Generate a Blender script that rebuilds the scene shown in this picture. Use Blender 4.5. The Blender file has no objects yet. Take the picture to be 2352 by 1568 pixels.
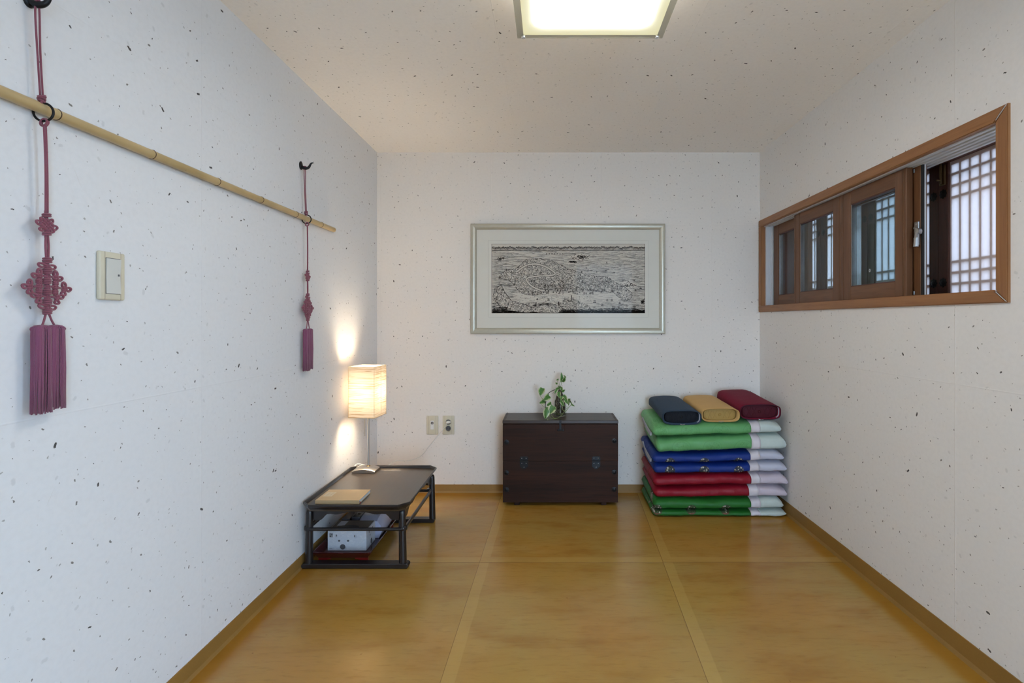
import bpy, bmesh, math, random
from mathutils import Vector, Matrix, noise
random.seed(7)
C = bpy.context.scene.collection
PI = math.pi

# ------------------------------------------------------------------ camera
F, CX, CY, H = 1150.0, 1263.0, 735.0, 1.114      # focal length and vanishing point in px, eye height in m
cam = bpy.data.cameras.new('camera'); cam_o = bpy.data.objects.new('camera', cam); C.objects.link(cam_o)
cam_o.location = (0, 0, H); cam_o.rotation_euler = (PI/2, 0, 0)
cam.sensor_width = 36; cam.lens = F*36/2352
cam.shift_x = (1176-CX)/2352; cam.shift_y = -(784-CY)/2352
cam.clip_start = 0.05
bpy.context.scene.camera = cam_o

# ------------------------------------------------------------------ world, daylight portals, exposure
w = bpy.data.worlds.new('overcast_sky'); bpy.context.scene.world = w; w.use_nodes = True
bg = w.node_tree.nodes['Background']; bg.inputs[0].default_value = (0.52, 0.74, 1.0, 1); bg.inputs[1].default_value = 2.5
def portal(name, loc, rot, sx, sy):
    l = bpy.data.lights.new(name, 'AREA'); l.shape = 'RECTANGLE'; l.size = sx; l.size_y = sy
    l.cycles.is_portal = True
    o = bpy.data.objects.new(name, l); C.objects.link(o); o.location = loc; o.rotation_euler = rot
portal('side_door_portal', (1.62, 0.59, 1.0), (0, PI/2, 0), 1.94, .46)
portal('rear_door_portal', (0.845, -1.40, 1.0), (PI/2, 0, PI), 1.0, 2.04)
portal('window_portal', (1.70, 2.45, 1.46), (0, PI/2, 0), 0.9, 2.1)
LAMP_W, LAMP_COL = 2.6, (1.0, 0.83, 0.60)
CEIL_E = 3.4
vs = bpy.context.scene.view_settings
vs.view_transform = 'Standard'; vs.look = 'None'; vs.gamma = 1; vs.exposure = 2.58; vs.use_curve_mapping = False
bpy.context.scene.cycles.max_bounces = 14
bpy.context.scene.cycles.diffuse_bounces = 7
bpy.context.scene.cycles.transparent_max_bounces = 16
bpy.context.scene.cycles.sample_clamp_indirect = 4
bpy.context.scene.cycles.caustics_reflective = False
bpy.context.scene.cycles.caustics_refractive = False

# ------------------------------------------------------------------ pixel helpers (turn photo measurements into room points)
def AY(x, y, Y):  return Vector(((x-CX)*Y/F, Y, H+(CY-y)*Y/F))
def AX(x, y, X):
    Y = F*X/(x-CX); return Vector((X, Y, H+(CY-y)*Y/F))

# ------------------------------------------------------------------ mesh helpers
def origin(o):
    v = Vector((0, 0, 0))
    while o is not None: v = v+o.location; o = o.parent
    return v
def obj(name, bm, mats, parent=None, smooth=False, label=None, kind=None, pivot=None):
    """link bm as ONE mesh object; bm holds world coordinates"""
    base = origin(parent) if parent else Vector((0, 0, 0))
    piv = Vector(pivot) if pivot is not None else base
    bmesh.ops.recalc_face_normals(bm, faces=bm.faces)
    for v in bm.verts: v.co -= piv
    me = bpy.data.meshes.new(name); bm.to_mesh(me); bm.free()
    if not isinstance(mats, (list, tuple)): mats = [mats]
    for m in mats: me.materials.append(m)
    if smooth:
        me.polygons.foreach_set('use_smooth', [True]*len(me.polygons))
        if smooth != 'all': me.set_sharp_from_angle(angle=math.radians(40))
    o = bpy.data.objects.new(name, me); C.objects.link(o); o.location = piv-base
    if parent: o.parent = parent
    if label: o['label'] = label
    if kind: o['kind'] = kind
    return o
def inst(src, parent, loc, rot=(0, 0, 0), scale=(1, 1, 1)):
    o = src.copy(); C.objects.link(o); o.parent = parent
    o.location = Vector(loc)-(origin(parent) if parent else Vector((0, 0, 0)))
    o.rotation_euler = rot; o.scale = scale
    return o
def thing(name, label, cat, loc, group=None):
    o = bpy.data.objects.new(name, None); C.objects.link(o); o.location = loc; o.empty_display_size = .05
    o['label'] = label; o['category'] = cat
    if group: o['group'] = group
    return o
def tag(o, label, cat, group=None):
    o['label'] = label; o['category'] = cat
    if group: o['group'] = group
    return o
def struct_root(name, loc):
    o = bpy.data.objects.new(name, None); C.objects.link(o); o.location = loc; o.empty_display_size = .05
    o['kind'] = 'structure'; return o
def NB(): return bmesh.new()
def box(bm, x0, x1, y0, y1, z0, z1, bev=0, seg=2, mi=0, M=None):
    r = bmesh.ops.create_cube(bm, size=1)
    vs_ = r['verts']
    for v in vs_:
        v.co = Vector(((x0+x1)/2+v.co.x*(x1-x0), (y0+y1)/2+v.co.y*(y1-y0), (z0+z1)/2+v.co.z*(z1-z0)))
    fs = list({f for v in vs_ for f in v.link_faces})
    for f in fs: f.material_index = mi
    if bev:
        es = list({e for f in fs for e in f.edges})
        rr = bmesh.ops.bevel(bm, geom=es, offset=bev, segments=seg, profile=.5, affect='EDGES')
        for f in rr['faces']: f.material_index = mi
        vs_ = list({v for f in rr['faces'] for v in f.verts} | {v for v in vs_ if v.is_valid})
    if M is not None:
        for v in vs_: v.co = M @ v.co
    return vs_
def loft(bm, rings, closed=True, cap=True, mi=0, loop=False):
    """rings: list of equal-length point lists"""
    vr = [[bm.verts.new(p) for p in r] for r in rings]
    n = len(vr[0]); m = len(vr)
    for i in range(m if loop else m-1):
        a, b = vr[i], vr[(i+1) % m]
        for j in range(n if closed else n-1):
            f = bm.faces.new((a[j], a[(j+1) % n], b[(j+1) % n], b[j])); f.material_index = mi
    if cap and closed and not loop:
        for r in (vr[0], vr[-1]):
            f = bm.faces.new(r); f.material_index = mi
    return vr
def tube(bm, pts, r, n=8, closed=False, mi=0, flat=None):
    pts = [Vector(p) for p in pts]; m = len(pts); rings = []
    up = None
    for i, p in enumerate(pts):
        a = pts[(i-1) % m] if (closed or i) else p
        b = pts[(i+1) % m] if (closed or i < m-1) else p
        t = (b-a).normalized()
        if up is None:
            up = Vector((0, 0, 1)) if abs(t.z) < .9 else Vector((1, 0, 0))
        u = (up-t*up.dot(t))
        u = u.normalized() if u.length > 1e-6 else t.orthogonal().normalized()
        v = t.cross(u); up = u
        rr = r[i] if isinstance(r, (list, tuple)) else r
        fu, fv = flat or (1, 1)
        rings.append([p+(u*math.cos(2*PI*k/n)*fu+v*math.sin(2*PI*k/n)*fv)*rr for k in range(n)])
    loft(bm, rings, cap=not closed, mi=mi, loop=closed)
def lathe(bm, c, prof, n=24, axis='Z', mi=0, cap=True):
    rings = []
    for r, h in prof:
        ring = []
        for k in range(n):
            a = 2*PI*k/n; u, v = r*math.cos(a), r*math.sin(a)
            if axis == 'Z': ring.append(Vector(c)+Vector((u, v, h)))
            elif axis == 'Y': ring.append(Vector(c)+Vector((u, h, v)))
            else: ring.append(Vector(c)+Vector((h, u, v)))
        rings.append(ring)
    loft(bm, rings, cap=cap, mi=mi)
def prism(bm, poly, d0, d1, axis='Y', mi=0):
    """polygon in the plane across axis, extruded from d0 to d1"""
    def P(p, d):
        if axis == 'Y': return Vector((p[0], d, p[1]))
        if axis == 'X': return Vector((d, p[0], p[1]))
        return Vector((p[0], p[1], d))
    loft(bm, [[P(p, d0) for p in poly], [P(p, d1) for p in poly]], mi=mi)
def smooth_path(pts, n=6):
    pts = [Vector(p) for p in pts]; out = []
    for i in range(len(pts)-1):
        p0 = pts[max(i-1, 0)]; p1 = pts[i]; p2 = pts[i+1]; p3 = pts[min(i+2, len(pts)-1)]
        for k in range(n):
            t = k/n
            out.append(.5*((2*p1)+(p2-p0)*t+(2*p0-5*p1+4*p2-p3)*t*t+(3*p1-p0-3*p2+p3)*t**3))
    out.append(pts[-1]); return out
def uv_planar(bm, fn):
    l = bm.loops.layers.uv.verify()
    for f in bm.faces:
        for lp in f.loops: lp[l].uv = fn(lp.vert.co, f)

# ------------------------------------------------------------------ materials
class NT:
    def __init__(s, name):
        s.m = bpy.data.materials.new(name); s.m.use_nodes = True; s.t = s.m.node_tree; s.n = s.t.nodes; s.l = s.t.links
        s.b = s.n['Principled BSDF']; s.out = s.n['Material Output']
    def node(s, typ, **kw):
        nd = s.n.new(typ)
        for k, v in kw.items(): setattr(nd, k, v)
        return nd
    def set(s, inp, v):
        if isinstance(v, bpy.types.NodeSocket): s.l.new(v, inp)
        else: inp.default_value = v
    def math(s, op, a, b=None, c=None, clamp=False):
        nd = s.node('ShaderNodeMath', operation=op, use_clamp=clamp); s.set(nd.inputs[0], a)
        if b is not None: s.set(nd.inputs[1], b)
        if c is not None: s.set(nd.inputs[2], c)
        return nd.outputs[0]
    def vmath(s, op, a, b=None, out=0):
        nd = s.node('ShaderNodeVectorMath', operation=op); s.set(nd.inputs[0], a)
        if b is not None: s.set(nd.inputs[1], b)
        return nd.outputs[out]
    def ramp(s, v, a, b, smooth=True):          # map range a..b to 0..1
        nd = s.node('ShaderNodeMapRange'); nd.interpolation_type = 'SMOOTHSTEP' if smooth else 'LINEAR'
        s.set(nd.inputs[0], v); nd.inputs[1].default_value = a; nd.inputs[2].default_value = b
        return nd.outputs[0]
    def mix(s, fac, a, b, mode='MIX'):
        nd = s.node('ShaderNodeMix', data_type='RGBA', blend_type=mode)
        s.set(nd.inputs[0], fac)
        s.set(nd.inputs[6], a if isinstance(a, bpy.types.NodeSocket) else (*a, 1) if len(a) == 3 else a)
        s.set(nd.inputs[7], b if isinstance(b, bpy.types.NodeSocket) else (*b, 1) if len(b) == 3 else b)
        return nd.outputs[2]
    def noise(s, vec, scale, detail=3, rough=.5, dist=0, out=0):
        nd = s.node('ShaderNodeTexNoise'); s.set(nd.inputs['Vector'], vec)
        nd.inputs['Scale'].default_value = scale; nd.inputs['Detail'].default_value = detail
        nd.inputs['Roughness'].default_value = rough; nd.inputs['Distortion'].default_value = dist
        return nd.outputs[out]
    def mapping(s, vec, scale=(1, 1, 1), loc=(0, 0, 0), rot=(0, 0, 0)):
        nd = s.node('ShaderNodeMapping'); s.set(nd.inputs[0], vec)
        nd.inputs[1].default_value = loc; nd.inputs[2].default_value = rot; nd.inputs[3].default_value = scale
        return nd.outputs[0]
    def coord(s, which='Object'):
        return s.node('ShaderNodeTexCoord').outputs[which]
    def geo_pos(s): return s.node('ShaderNodeNewGeometry').outputs['Position']
    def bump(s, h, strength=.3, dist=.01):
        nd = s.node('ShaderNodeBump'); s.set(nd.inputs['Height'], h)
        nd.inputs['Strength'].default_value = strength; nd.inputs['Distance'].default_value = dist
        s.l.new(nd.outputs[0], s.b.inputs['Normal']); return nd
    def base(s, col): s.set(s.b.inputs['Base Color'], (*col, 1) if isinstance(col, tuple) and len(col) == 3 else col)
    def p(s, **kw):
        for k, v in kw.items(): s.set(s.b.inputs[k.replace('_', ' ')], v)
def plain(name, col, rough=.5, metal=0, noise_amt=.12, nscale=30, bump=0, bscale=200, bdist=.002, **kw):
    t = NT(name); c = t.coord()
    f = t.noise(c, nscale, 3)
    d = tuple(max(0, x*(1-noise_amt)) for x in col); l_ = tuple(min(1, x*(1+noise_amt)) for x in col)
    t.base(t.mix(f, d, l_)); t.p(Roughness=rough, Metallic=metal)
    if bump: t.bump(t.noise(c, bscale, 3), bump, bdist)
    for k, v in kw.items(): t.b.inputs[k.replace('_', ' ')].default_value = v
    return t.m

def specks(t, uv, scale, thr, lo, hi, aspect, soft=.35, seed=0.0):
    """dark fibre flecks pressed in the paper: one small turned ellipse per cell"""
    v = t.mapping(uv, loc=(seed, seed*1.7, 0))
    jig = t.vmath('SCALE', t.vmath('SUBTRACT', t.noise(v, 330, 3, .7, out=1), (.5, .5, .5))); jig.node.inputs[3].default_value = .0058
    v2 = t.vmath('ADD', v, jig)
    vor = t.node('ShaderNodeTexVoronoi', voronoi_dimensions='2D', feature='F1'); t.set(vor.inputs['Vector'], v2)
    vor.inputs['Scale'].default_value = scale
    d = t.vmath('SUBTRACT', v2, vor.outputs['Position'])
    sep = t.node('ShaderNodeSeparateColor'); t.l.new(vor.outputs['Color'], sep.inputs[0])
    rot = t.node('ShaderNodeVectorRotate', rotation_type='Z_AXIS'); t.set(rot.inputs['Vector'], d)
    t.set(rot.inputs['Angle'], t.math('MULTIPLY', sep.outputs[0], 6.283))
    xyz = t.node('ShaderNodeSeparateXYZ'); t.l.new(rot.outputs[0], xyz.inputs[0])
    ax = xyz.outputs[0]; ay = t.math('MULTIPLY', xyz.outputs[1], aspect)
    ln = t.math('POWER', t.math('ADD', t.math('POWER', t.math('ABSOLUTE', ax), 3), t.math('POWER', t.math('ABSOLUTE', ay), 3)), 1/3)
    size = t.math('MULTIPLY_ADD', t.math('POWER', sep.outputs[1], 2.2), hi-lo, lo)
    q = t.math('DIVIDE', ln, size)
    body = t.math('SUBTRACT', 1, t.ramp(q, 1-soft, 1.0))
    return t.math('MULTIPLY', body, t.math('LESS_THAN', sep.outputs[2], thr))
def wallpaper(name, seed, col=(.80, .79, .775), seam_u=None, seam_v=None):
    t = NT(name); uv = t.coord('UV')
    f = t.noise(uv, 3, 2)
    base = t.mix(f, tuple(c*.975 for c in col), tuple(min(1, c*1.02) for c in col))
    base = t.mix(t.ramp(t.noise(uv, 70, 3), .35, .75), base, tuple(c*.97 for c in col))
    s1 = specks(t, uv, 9, .44, .0018, .0088, 2.2, .25, seed=seed)
    s2 = specks(t, uv, 15, .60, .0013, .0056, 1.9, .3, seed=seed+3.1)
    s3 = specks(t, uv, 12, .55, .003, .0105, 1.7, .5, seed=seed+7.7)
    s4 = specks(t, uv, 20, .6, .0014, .0042, 1.8, .4, seed=seed+12.3)
    s5 = specks(t, uv, 5.5, .35, .012, .028, 45, .5, seed=seed+17.9)
    base = t.mix(t.math('MULTIPLY', s3, .22), base, (.33, .33, .33))
    base = t.mix(t.math('MULTIPLY', s5, .22), base, (.35, .30, .22))
    base = t.mix(t.math('MULTIPLY', s4, .6), base, (.18, .16, .14))
    base = t.mix(t.math('MULTIPLY', s2, .82), base, (.10, .085, .07))
    base = t.mix(t.math('MULTIPLY', s1, .93), base, (.030, .024, .02))
    t.base(base); t.p(Roughness=.85, Specular_IOR_Level=.25)
    h = t.math('ADD', t.math('MULTIPLY', t.noise(uv, 55, 4, .6), .5), t.math('MULTIPLY', t.noise(uv, 8, 2), .8))
    xyz = t.node('ShaderNodeSeparateXYZ'); t.l.new(uv, xyz.inputs[0])
    seam = None
    for ch, (off, per) in ((0, seam_u or (0.1, .71)), (1, seam_v or (.80, .93))):
        mm = t.math('PINGPONG', t.math('SUBTRACT', xyz.outputs[ch], off), per/2)
        q = t.math('SUBTRACT', 1, t.ramp(mm, .0, .0030))
        seam = q if seam is None else t.math('MAXIMUM', seam, q)
    h = t.math('ADD', h, t.math('MULTIPLY', seam, 1.6))
    t.bump(h, .22, .0022)
    return t.m
M = {}  # one speckled paper, tinted per wall: warm and cool light put into the colour
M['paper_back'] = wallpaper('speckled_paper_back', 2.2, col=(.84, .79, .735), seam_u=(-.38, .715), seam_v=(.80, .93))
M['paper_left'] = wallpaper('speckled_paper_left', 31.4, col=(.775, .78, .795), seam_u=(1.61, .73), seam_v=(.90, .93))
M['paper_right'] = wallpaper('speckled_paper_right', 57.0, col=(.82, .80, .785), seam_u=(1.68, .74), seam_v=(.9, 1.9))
M['paper_ceiling'] = wallpaper('speckled_paper_ceiling', 83.0, col=(.93, .89, .845), seam_u=(-.2, .74), seam_v=(.3, .93))  # paler than the wall papers: light missing on the ceiling put into its colour

# oiled floor paper
def floor_paper(name, band=True):
    t = NT(name); pos = t.geo_pos(); uv = t.coord('UV')
    big = t.noise(pos, 1.6, 3, .55); mid = t.noise(t.mapping(pos, (3.0, 9, 3)), 1.0, 4, .6); fine = t.noise(t.mapping(pos, (14, 70, 14)), 1.0, 4, .65)
    c = t.mix(t.ramp(big, .32, .68), (.365, .240, .056), (.405, .208, .036))
    oi = t.node('ShaderNodeObjectInfo')
    c = t.mix(t.math('MULTIPLY', oi.outputs['Random'], .35), c, (.46, .215, .034))
    c = t.mix(t.math('MULTIPLY', t.ramp(mid, .45, .72), .62), c, (.30, .135, .018))
    c = t.mix(t.math('MULTIPLY', t.ramp(t.noise(t.mapping(pos, (2.2, 5, 1), (5, 2, 0)), 1.3, 3), .52, .74), .35), c, (.46, .29, .08))
    c = t.mix(t.math('MULTIPLY', t.ramp(fine, .48, .75), .42), c, (.24, .12, .02))
    scr = specks(t, pos, 4, .30, .010, .030, 22, .8, seed=4.4)
    c = t.mix(t.math('MULTIPLY', scr, .22), c, (.16, .07, .015))
    st = specks(t, pos, 9, .25, .002, .006, 1.6, .6, seed=9.4)
    c = t.mix(t.math('MULTIPLY', st, .5), c, (.18, .07, .01))
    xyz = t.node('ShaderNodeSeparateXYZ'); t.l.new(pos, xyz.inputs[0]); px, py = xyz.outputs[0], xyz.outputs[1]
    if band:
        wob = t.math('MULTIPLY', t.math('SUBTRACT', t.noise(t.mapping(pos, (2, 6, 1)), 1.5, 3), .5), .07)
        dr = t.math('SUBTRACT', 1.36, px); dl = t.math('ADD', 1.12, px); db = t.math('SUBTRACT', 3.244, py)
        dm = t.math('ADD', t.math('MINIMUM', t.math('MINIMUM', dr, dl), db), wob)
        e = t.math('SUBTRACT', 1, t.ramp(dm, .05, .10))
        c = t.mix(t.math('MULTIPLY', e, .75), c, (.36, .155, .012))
        u = t.node('ShaderNodeSeparateXYZ'); t.l.new(uv, u.inputs[0])
        bu = t.math('SUBTRACT', 1, t.ramp(t.math('ADD', u.outputs[0], t.math('MULTIPLY', wob, .12)), .043, .048))
        bv = t.math('SUBTRACT', 1, t.ramp(u.outputs[1], .048, .054))
        bb = t.math('MAXIMUM', bu, bv)
        c = t.mix(t.math('MULTIPLY', bb, .36), c, (.52, .33, .085))
        ln = t.math('MAXIMUM', t.math('SUBTRACT', 1, t.ramp(u.outputs[0], .0012, .0030)), t.math('SUBTRACT', 1, t.ramp(u.outputs[1], .0012, .0034)))
        c = t.mix(t.math('MULTIPLY', ln, .7), c, (.14, .065, .012))
    t.base(c)
    t.p(Roughness=t.math('MULTIPLY_ADD', mid, .12, .17), Specular_IOR_Level=.6)
    h = t.math('ADD', t.math('MULTIPLY', t.noise(t.mapping(pos, (35, 90, 30)), 1, 4, .6), .5), t.math('MULTIPLY', t.noise(pos, 22, 3), 1.0))
    t.bump(h, .22, .0014)
    return t.m
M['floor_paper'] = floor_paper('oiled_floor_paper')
def base_paper():
    t = NT('oiled_baseboard_paper'); pos = t.geo_pos()
    n1 = t.noise(pos, 6, 3); n2 = t.noise(pos, 180, 3)
    c = t.mix(n1, (.24, .135, .035), (.40, .215, .05)); c = t.mix(t.math('MULTIPLY', n2, .4), c, (.19, .10, .03))
    t.base(c); t.p(Roughness=.45); t.bump(n2, .2, .001); return t.m
M['base_paper'] = base_paper()

def wood(name, c0, c1, c2, axis='X', scale=1.0, rough=.45, bump=.15, ring=14):
    t = NT(name); c = t.coord()
    st = {'X': (1.2, 22, 22), 'Y': (22, 1.2, 22), 'Z': (22, 22, 1.2)}[axis]
    v = t.mapping(c, tuple(x*scale for x in st))
    n = t.noise(v, 1.0, 5, .62, .6); g = t.noise(t.mapping(c, tuple(x*scale*6 for x in st)), 1.0, 3, .6)
    col = t.mix(t.ramp(n, .3, .7), c0, c1); col = t.mix(t.math('MULTIPLY', t.ramp(g, .45, .75), .55), col, c2)
    t.base(col); t.p(Roughness=rough); t.bump(t.math('ADD', n, t.math('MULTIPLY', g, .6)), bump, .001); return t.m
for ax in 'XYZ':
    M['casing'+ax] = wood('stained_pine_casing_'+ax, (.275, .118, .042), (.35, .160, .060), (.20, .078, .028), ax, rough=.42)
    M['sash'+ax] = wood('brown_sash_wood_'+ax, (.140, .058, .023), (.190, .082, .034), (.10, .040, .016), ax, rough=.45)
    M['dark'+ax] = wood('dark_red_brown_wood_'+ax, (.070, .022, .015), (.115, .038, .026), (.04, .013, .009), ax, rough=.5)
M['chest'] = wood('old_chest_wood', (.020, .0075, .004), (.040, .014, .007), (.009, .004, .003), 'X', rough=.55, bump=.3)
M['chest'].node_tree.nodes['Principled BSDF'].inputs['Specular IOR Level'].default_value = .22
M['chest_lid'] = wood('old_chest_lid_wood', (.030, .018, .014), (.050, .032, .026), (.016, .010, .008), 'X', rough=.38, bump=.3)
M['iron'] = plain('black_iron', (.016, .017, .019), .42, .6, bump=.3, bscale=120)
M['lacquer'] = plain('black_brown_lacquer', (.011, .0095, .011), .30, 0, bump=.08, bscale=300, Coat_Weight=.25, Coat_Roughness=.2)
def tabletop():
    t = NT('brushed_tabletop_lacquer'); c = t.coord()
    n = t.noise(t.mapping(c, (60, 6, 6), rot=(0, 0, .35)), 1, 4)
    t.base(t.mix(n, (.034, .024, .016), (.060, .042, .027))); t.p(Roughness=.32, Specular_IOR_Level=.5, Coat_Weight=.45, Coat_Roughness=.05)
    t.bump(n, .06, .0006); return t.m
M['tabletop'] = tabletop()
def bamboo():
    t = NT('dry_bamboo'); c = t.coord()
    n = t.noise(t.mapping(c, (60, 2.5, 60)), 1, 4); s = specks(t, t.mapping(c, (1, 1, 1)), 14, .3, .001, .003, 1.5)
    n2 = t.noise(c, 5, 2)
    col = t.mix(n, (.46, .33, .155), (.58, .43, .22)); col = t.mix(t.ramp(n2, .4, .7), col, (.42, .30, .13))
    t.base(t.mix(t.math('MULTIPLY', s, .6), col, (.12, .06, .03))); t.p(Roughness=.33); t.bump(n, .1, .0006); return t.m
M['bamboo'] = bamboo()
M['burnt'] = plain('burnt_bamboo_ring', (.06, .028, .014), .6)
def cord_mat(name, col, sc=900):
    t = NT(name); c = t.coord(); n = t.noise(c, sc, 2); n2 = t.noise(c, 40, 2)
    t.base(t.mix(n, tuple(x*.72 for x in col), tuple(x*1.15 for x in col))); t.p(Roughness=.75, Sheen_Weight=.3)
    t.bump(n, .35, .0008); return t.m
M['cord'] = cord_mat('rose_cord', (.245, .062, .098))
M['tassel'] = cord_mat('rose_tassel', (.235, .062, .130))
M['cream_plastic'] = plain('aged_cream_plastic', (.66, .61, .47), .38, noise_amt=.06, nscale=40)
M['rocker'] = plain('pale_rocker_plastic', (.66, .66, .62), .12, noise_amt=.03)
M['white_plastic'] = plain('white_plastic', (.80, .79, .76), .35, noise_amt=.02)
M['socket_dark'] = plain('socket_well_grey', (.10, .10, .11), .35)
M['black'] = plain('matt_black', (.010, .010, .011), .5)
M['brass'] = plain('dull_brass', (.22, .15, .07), .35, .9)
M['zinc'] = plain('grey_lock_metal', (.40, .39, .38), .34, .8)
M['chrome'] = plain('chrome', (.70, .70, .70), .15, 1)
M['steel'] = plain('brushed_lamp_steel', (.48, .45, .42), .34, 1, nscale=200)
M['frame'] = plain('champagne_picture_frame', (.50, .47, .38), .32, .35, noise_amt=.08, nscale=60)
M['mat'] = plain('ivory_picture_mat', (.76, .74, .68), .85, noise_amt=.02)
M['print_paper'] = plain('antique_print_paper', (.66, .61, .54), .85, noise_amt=.05, nscale=9)
M['ink'] = plain('printing_ink', (.045, .038, .040), .8, noise_amt=.2)
M['ink_soft'] = plain('printing_ink_light', (.25, .23, .215), .8, noise_amt=.2)
M['line'] = plain('mat_ruled_line', (.50, .48, .44), .8)
M['vinyl'] = plain('white_vinyl', (.66, .68, .70), .35, noise_amt=.03)
M['vinyl_warm'] = plain('aged_vinyl', (.50, .50, .48), .4, noise_amt=.05)
M['rubber'] = plain('black_rubber', (.012, .014, .015), .6)
M['bookcover'] = plain('kraft_book_cover', (.60, .43, .235), .6, noise_amt=.05)
M['book_label'] = plain('cream_book_label', (.68, .58, .42), .6, noise_amt=.02)
M['print_grey'] = plain('faint_print', (.38, .32, .24), .7)
def pages():
    t = NT('book_pages'); c = t.coord(); n = t.noise(t.mapping(c, (10, 10, 1500)), 1, 2)
    t.base(t.mix(n, (.55, .60, .60), (.75, .80, .79))); t.p(Roughness=.8); return t.m
M['pages'] = pages()
M['ribbon'] = plain('dark_red_ribbon', (.16, .02, .02), .5)
M['red_lacquer'] = plain('dark_red_lacquer', (.060, .005, .006), .26, noise_amt=.15, Coat_Weight=.4, Coat_Roughness=.1)
M['red_foot'] = plain('red_lacquer_foot', (.20, .014, .010), .3)
def box_print():
    t = NT('white_fur_box_print'); c = t.coord()
    n = t.noise(t.mapping(c, (60, 60, 110), rot=(0, .5, 0)), 1, 4, .6, 1.0); n2 = t.noise(c, 22, 2)
    col = t.mix(n2, (.50, .57, .68), (.66, .66, .68)); t.base(t.mix(t.ramp(n, .45, .8), col, (.72, .74, .78))); t.p(Roughness=.4); return t.m
M['fur_print'] = box_print()
M['fur_shadow'] = plain('fur_print_grey', (.50, .53, .60), .45)
M['box_top'] = plain('brown_box_top_print', (.12, .10, .085), .45)
M['box_slot'] = plain('box_opening_navy', (.016, .026, .045), .4)
M['pale_device'] = plain('pale_lavender_plastic', (.52, .53, .68), .25, noise_amt=.03)
M['grey_device'] = plain('grey_smoked_plastic', (.085, .085, .10), .2)
def glass(name, tint=(.93, .97, .97), gl=.025, rough=.0):
    t = NT(name); t.n.remove(t.b)
    tr = t.node('ShaderNodeBsdfTransparent'); tr.inputs[0].default_value = (*tint, 1)
    g = t.node('ShaderNodeBsdfGlossy'); g.inputs['Roughness'].default_value = rough
    lw = t.node('ShaderNodeLayerWeight'); fr = t.math('MULTIPLY_ADD', t.math('POWER', lw.outputs['Facing'], 5), .85, gl)
    mx = t.node('ShaderNodeMixShader'); t.l.new(fr, mx.inputs[0]); t.l.new(tr.outputs[0], mx.inputs[1]); t.l.new(g.outputs[0], mx.inputs[2])
    t.l.new(mx.outputs[0], t.out.inputs[0]); return t.m
M['glass'] = glass('window_glass', (.86, .92, .93)); M['pic_glass'] = glass('picture_glass', (.99, .99, .985), .002)
M['bottle'] = glass('bottle_glass', (.86, .90, .86), rough=.02)
def translucent(name, col, trans, fibre=True, crinkle=False):
    t = NT(name); t.n.remove(t.b); c = t.coord()
    if crinkle:
        n = t.noise(t.mapping(c, (6, 6, 300)), 1, 3, .6, .5)
        n2 = t.noise(t.mapping(c, (5, 5, 50), (3, 1, 2)), 1, 2)
        k = t.math('MULTIPLY', t.ramp(n, .50, .60), t.ramp(n2, .18, .5))
        colr = t.mix(t.math('MULTIPLY', k, .80), col, (.27, .185, .10))
    else:
        f1 = specks(t, t.coord('UV'), 22, .7, .012, .030, 45, .5, seed=1.0); f2 = specks(t, t.coord('UV'), 30, .7, .010, .020, 34, .5, seed=5.0)
        f = t.math('MAXIMUM', f1, f2)
        colr = t.mix(t.math('MULTIPLY', f, .25), t.mix(t.noise(t.coord('UV'), 40, 3), tuple(x*.93 for x in col), col), tuple(x*.62 for x in col))
    d = t.node('ShaderNodeBsdfDiffuse'); t.l.new(colr, d.inputs[0])
    tr = t.node('ShaderNodeBsdfTranslucent'); t.l.new(colr, tr.inputs[0])
    mx = t.node('ShaderNodeMixShader'); mx.inputs[0].default_value = trans
    t.l.new(d.outputs[0], mx.inputs[1]); t.l.new(tr.outputs[0], mx.inputs[2]); t.l.new(mx.outputs[0], t.out.inputs[0]); return t.m
M['hanji'] = translucent('window_paper', (.80, .69, .69), .165)
M['shade'] = translucent('lamp_shade_paper', (.52, .455, .37), .115, crinkle=True)
def emit(name, col, st):
    t = NT(name); t.base((0, 0, 0)); t.set(t.b.inputs['Emission Color'], (*col, 1)); t.b.inputs['Emission Strength'].default_value = st; return t.m
def diffuser():
    t = NT('lit_ceiling_diffuser'); uv = t.coord('UV'); x = t.node('ShaderNodeSeparateXYZ'); t.l.new(uv, x.inputs[0])
    u = t.math('PINGPONG', x.outputs[0], .5); v = t.math('PINGPONG', x.outputs[1], .5)
    e = t.math('MULTIPLY', t.ramp(u, -.02, .17), t.ramp(v, -.02, .20))
    t.base((.75, .75, .62)); t.set(t.b.inputs['Emission Color'], t.mix(e, (.62, .58, .30), (1, .975, .92)))
    t.set(t.b.inputs['Emission Strength'], t.math('MULTIPLY_ADD', t.math('POWER', e, 4), CEIL_E, .13)); return t.m
M['diffuser'] = diffuser()
M['housing'] = emit('lit_acrylic_side', (1, .93, .78), .5)
M['frosted'] = NT('frosted_glass_plate')
t = M['frosted']; t.n.remove(t.b)
_d = t.node('ShaderNodeBsdfDiffuse'); _d.inputs[0].default_value = (.50, .49, .44, 1); _t = t.node('ShaderNodeBsdfTransparent'); _t.inputs[0].default_value = (.9, .9, .86, 1)
_m = t.node('ShaderNodeMixShader'); _m.inputs[0].default_value = .55; t.l.new(_d.outputs[0], _m.inputs[1]); t.l.new(_t.outputs[0], _m.inputs[2]); t.l.new(_m.outputs[0], t.out.inputs[0]); M['frosted'] = t.m
M['bulb'] = emit('warm_bulb', LAMP_COL, 20)

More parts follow.
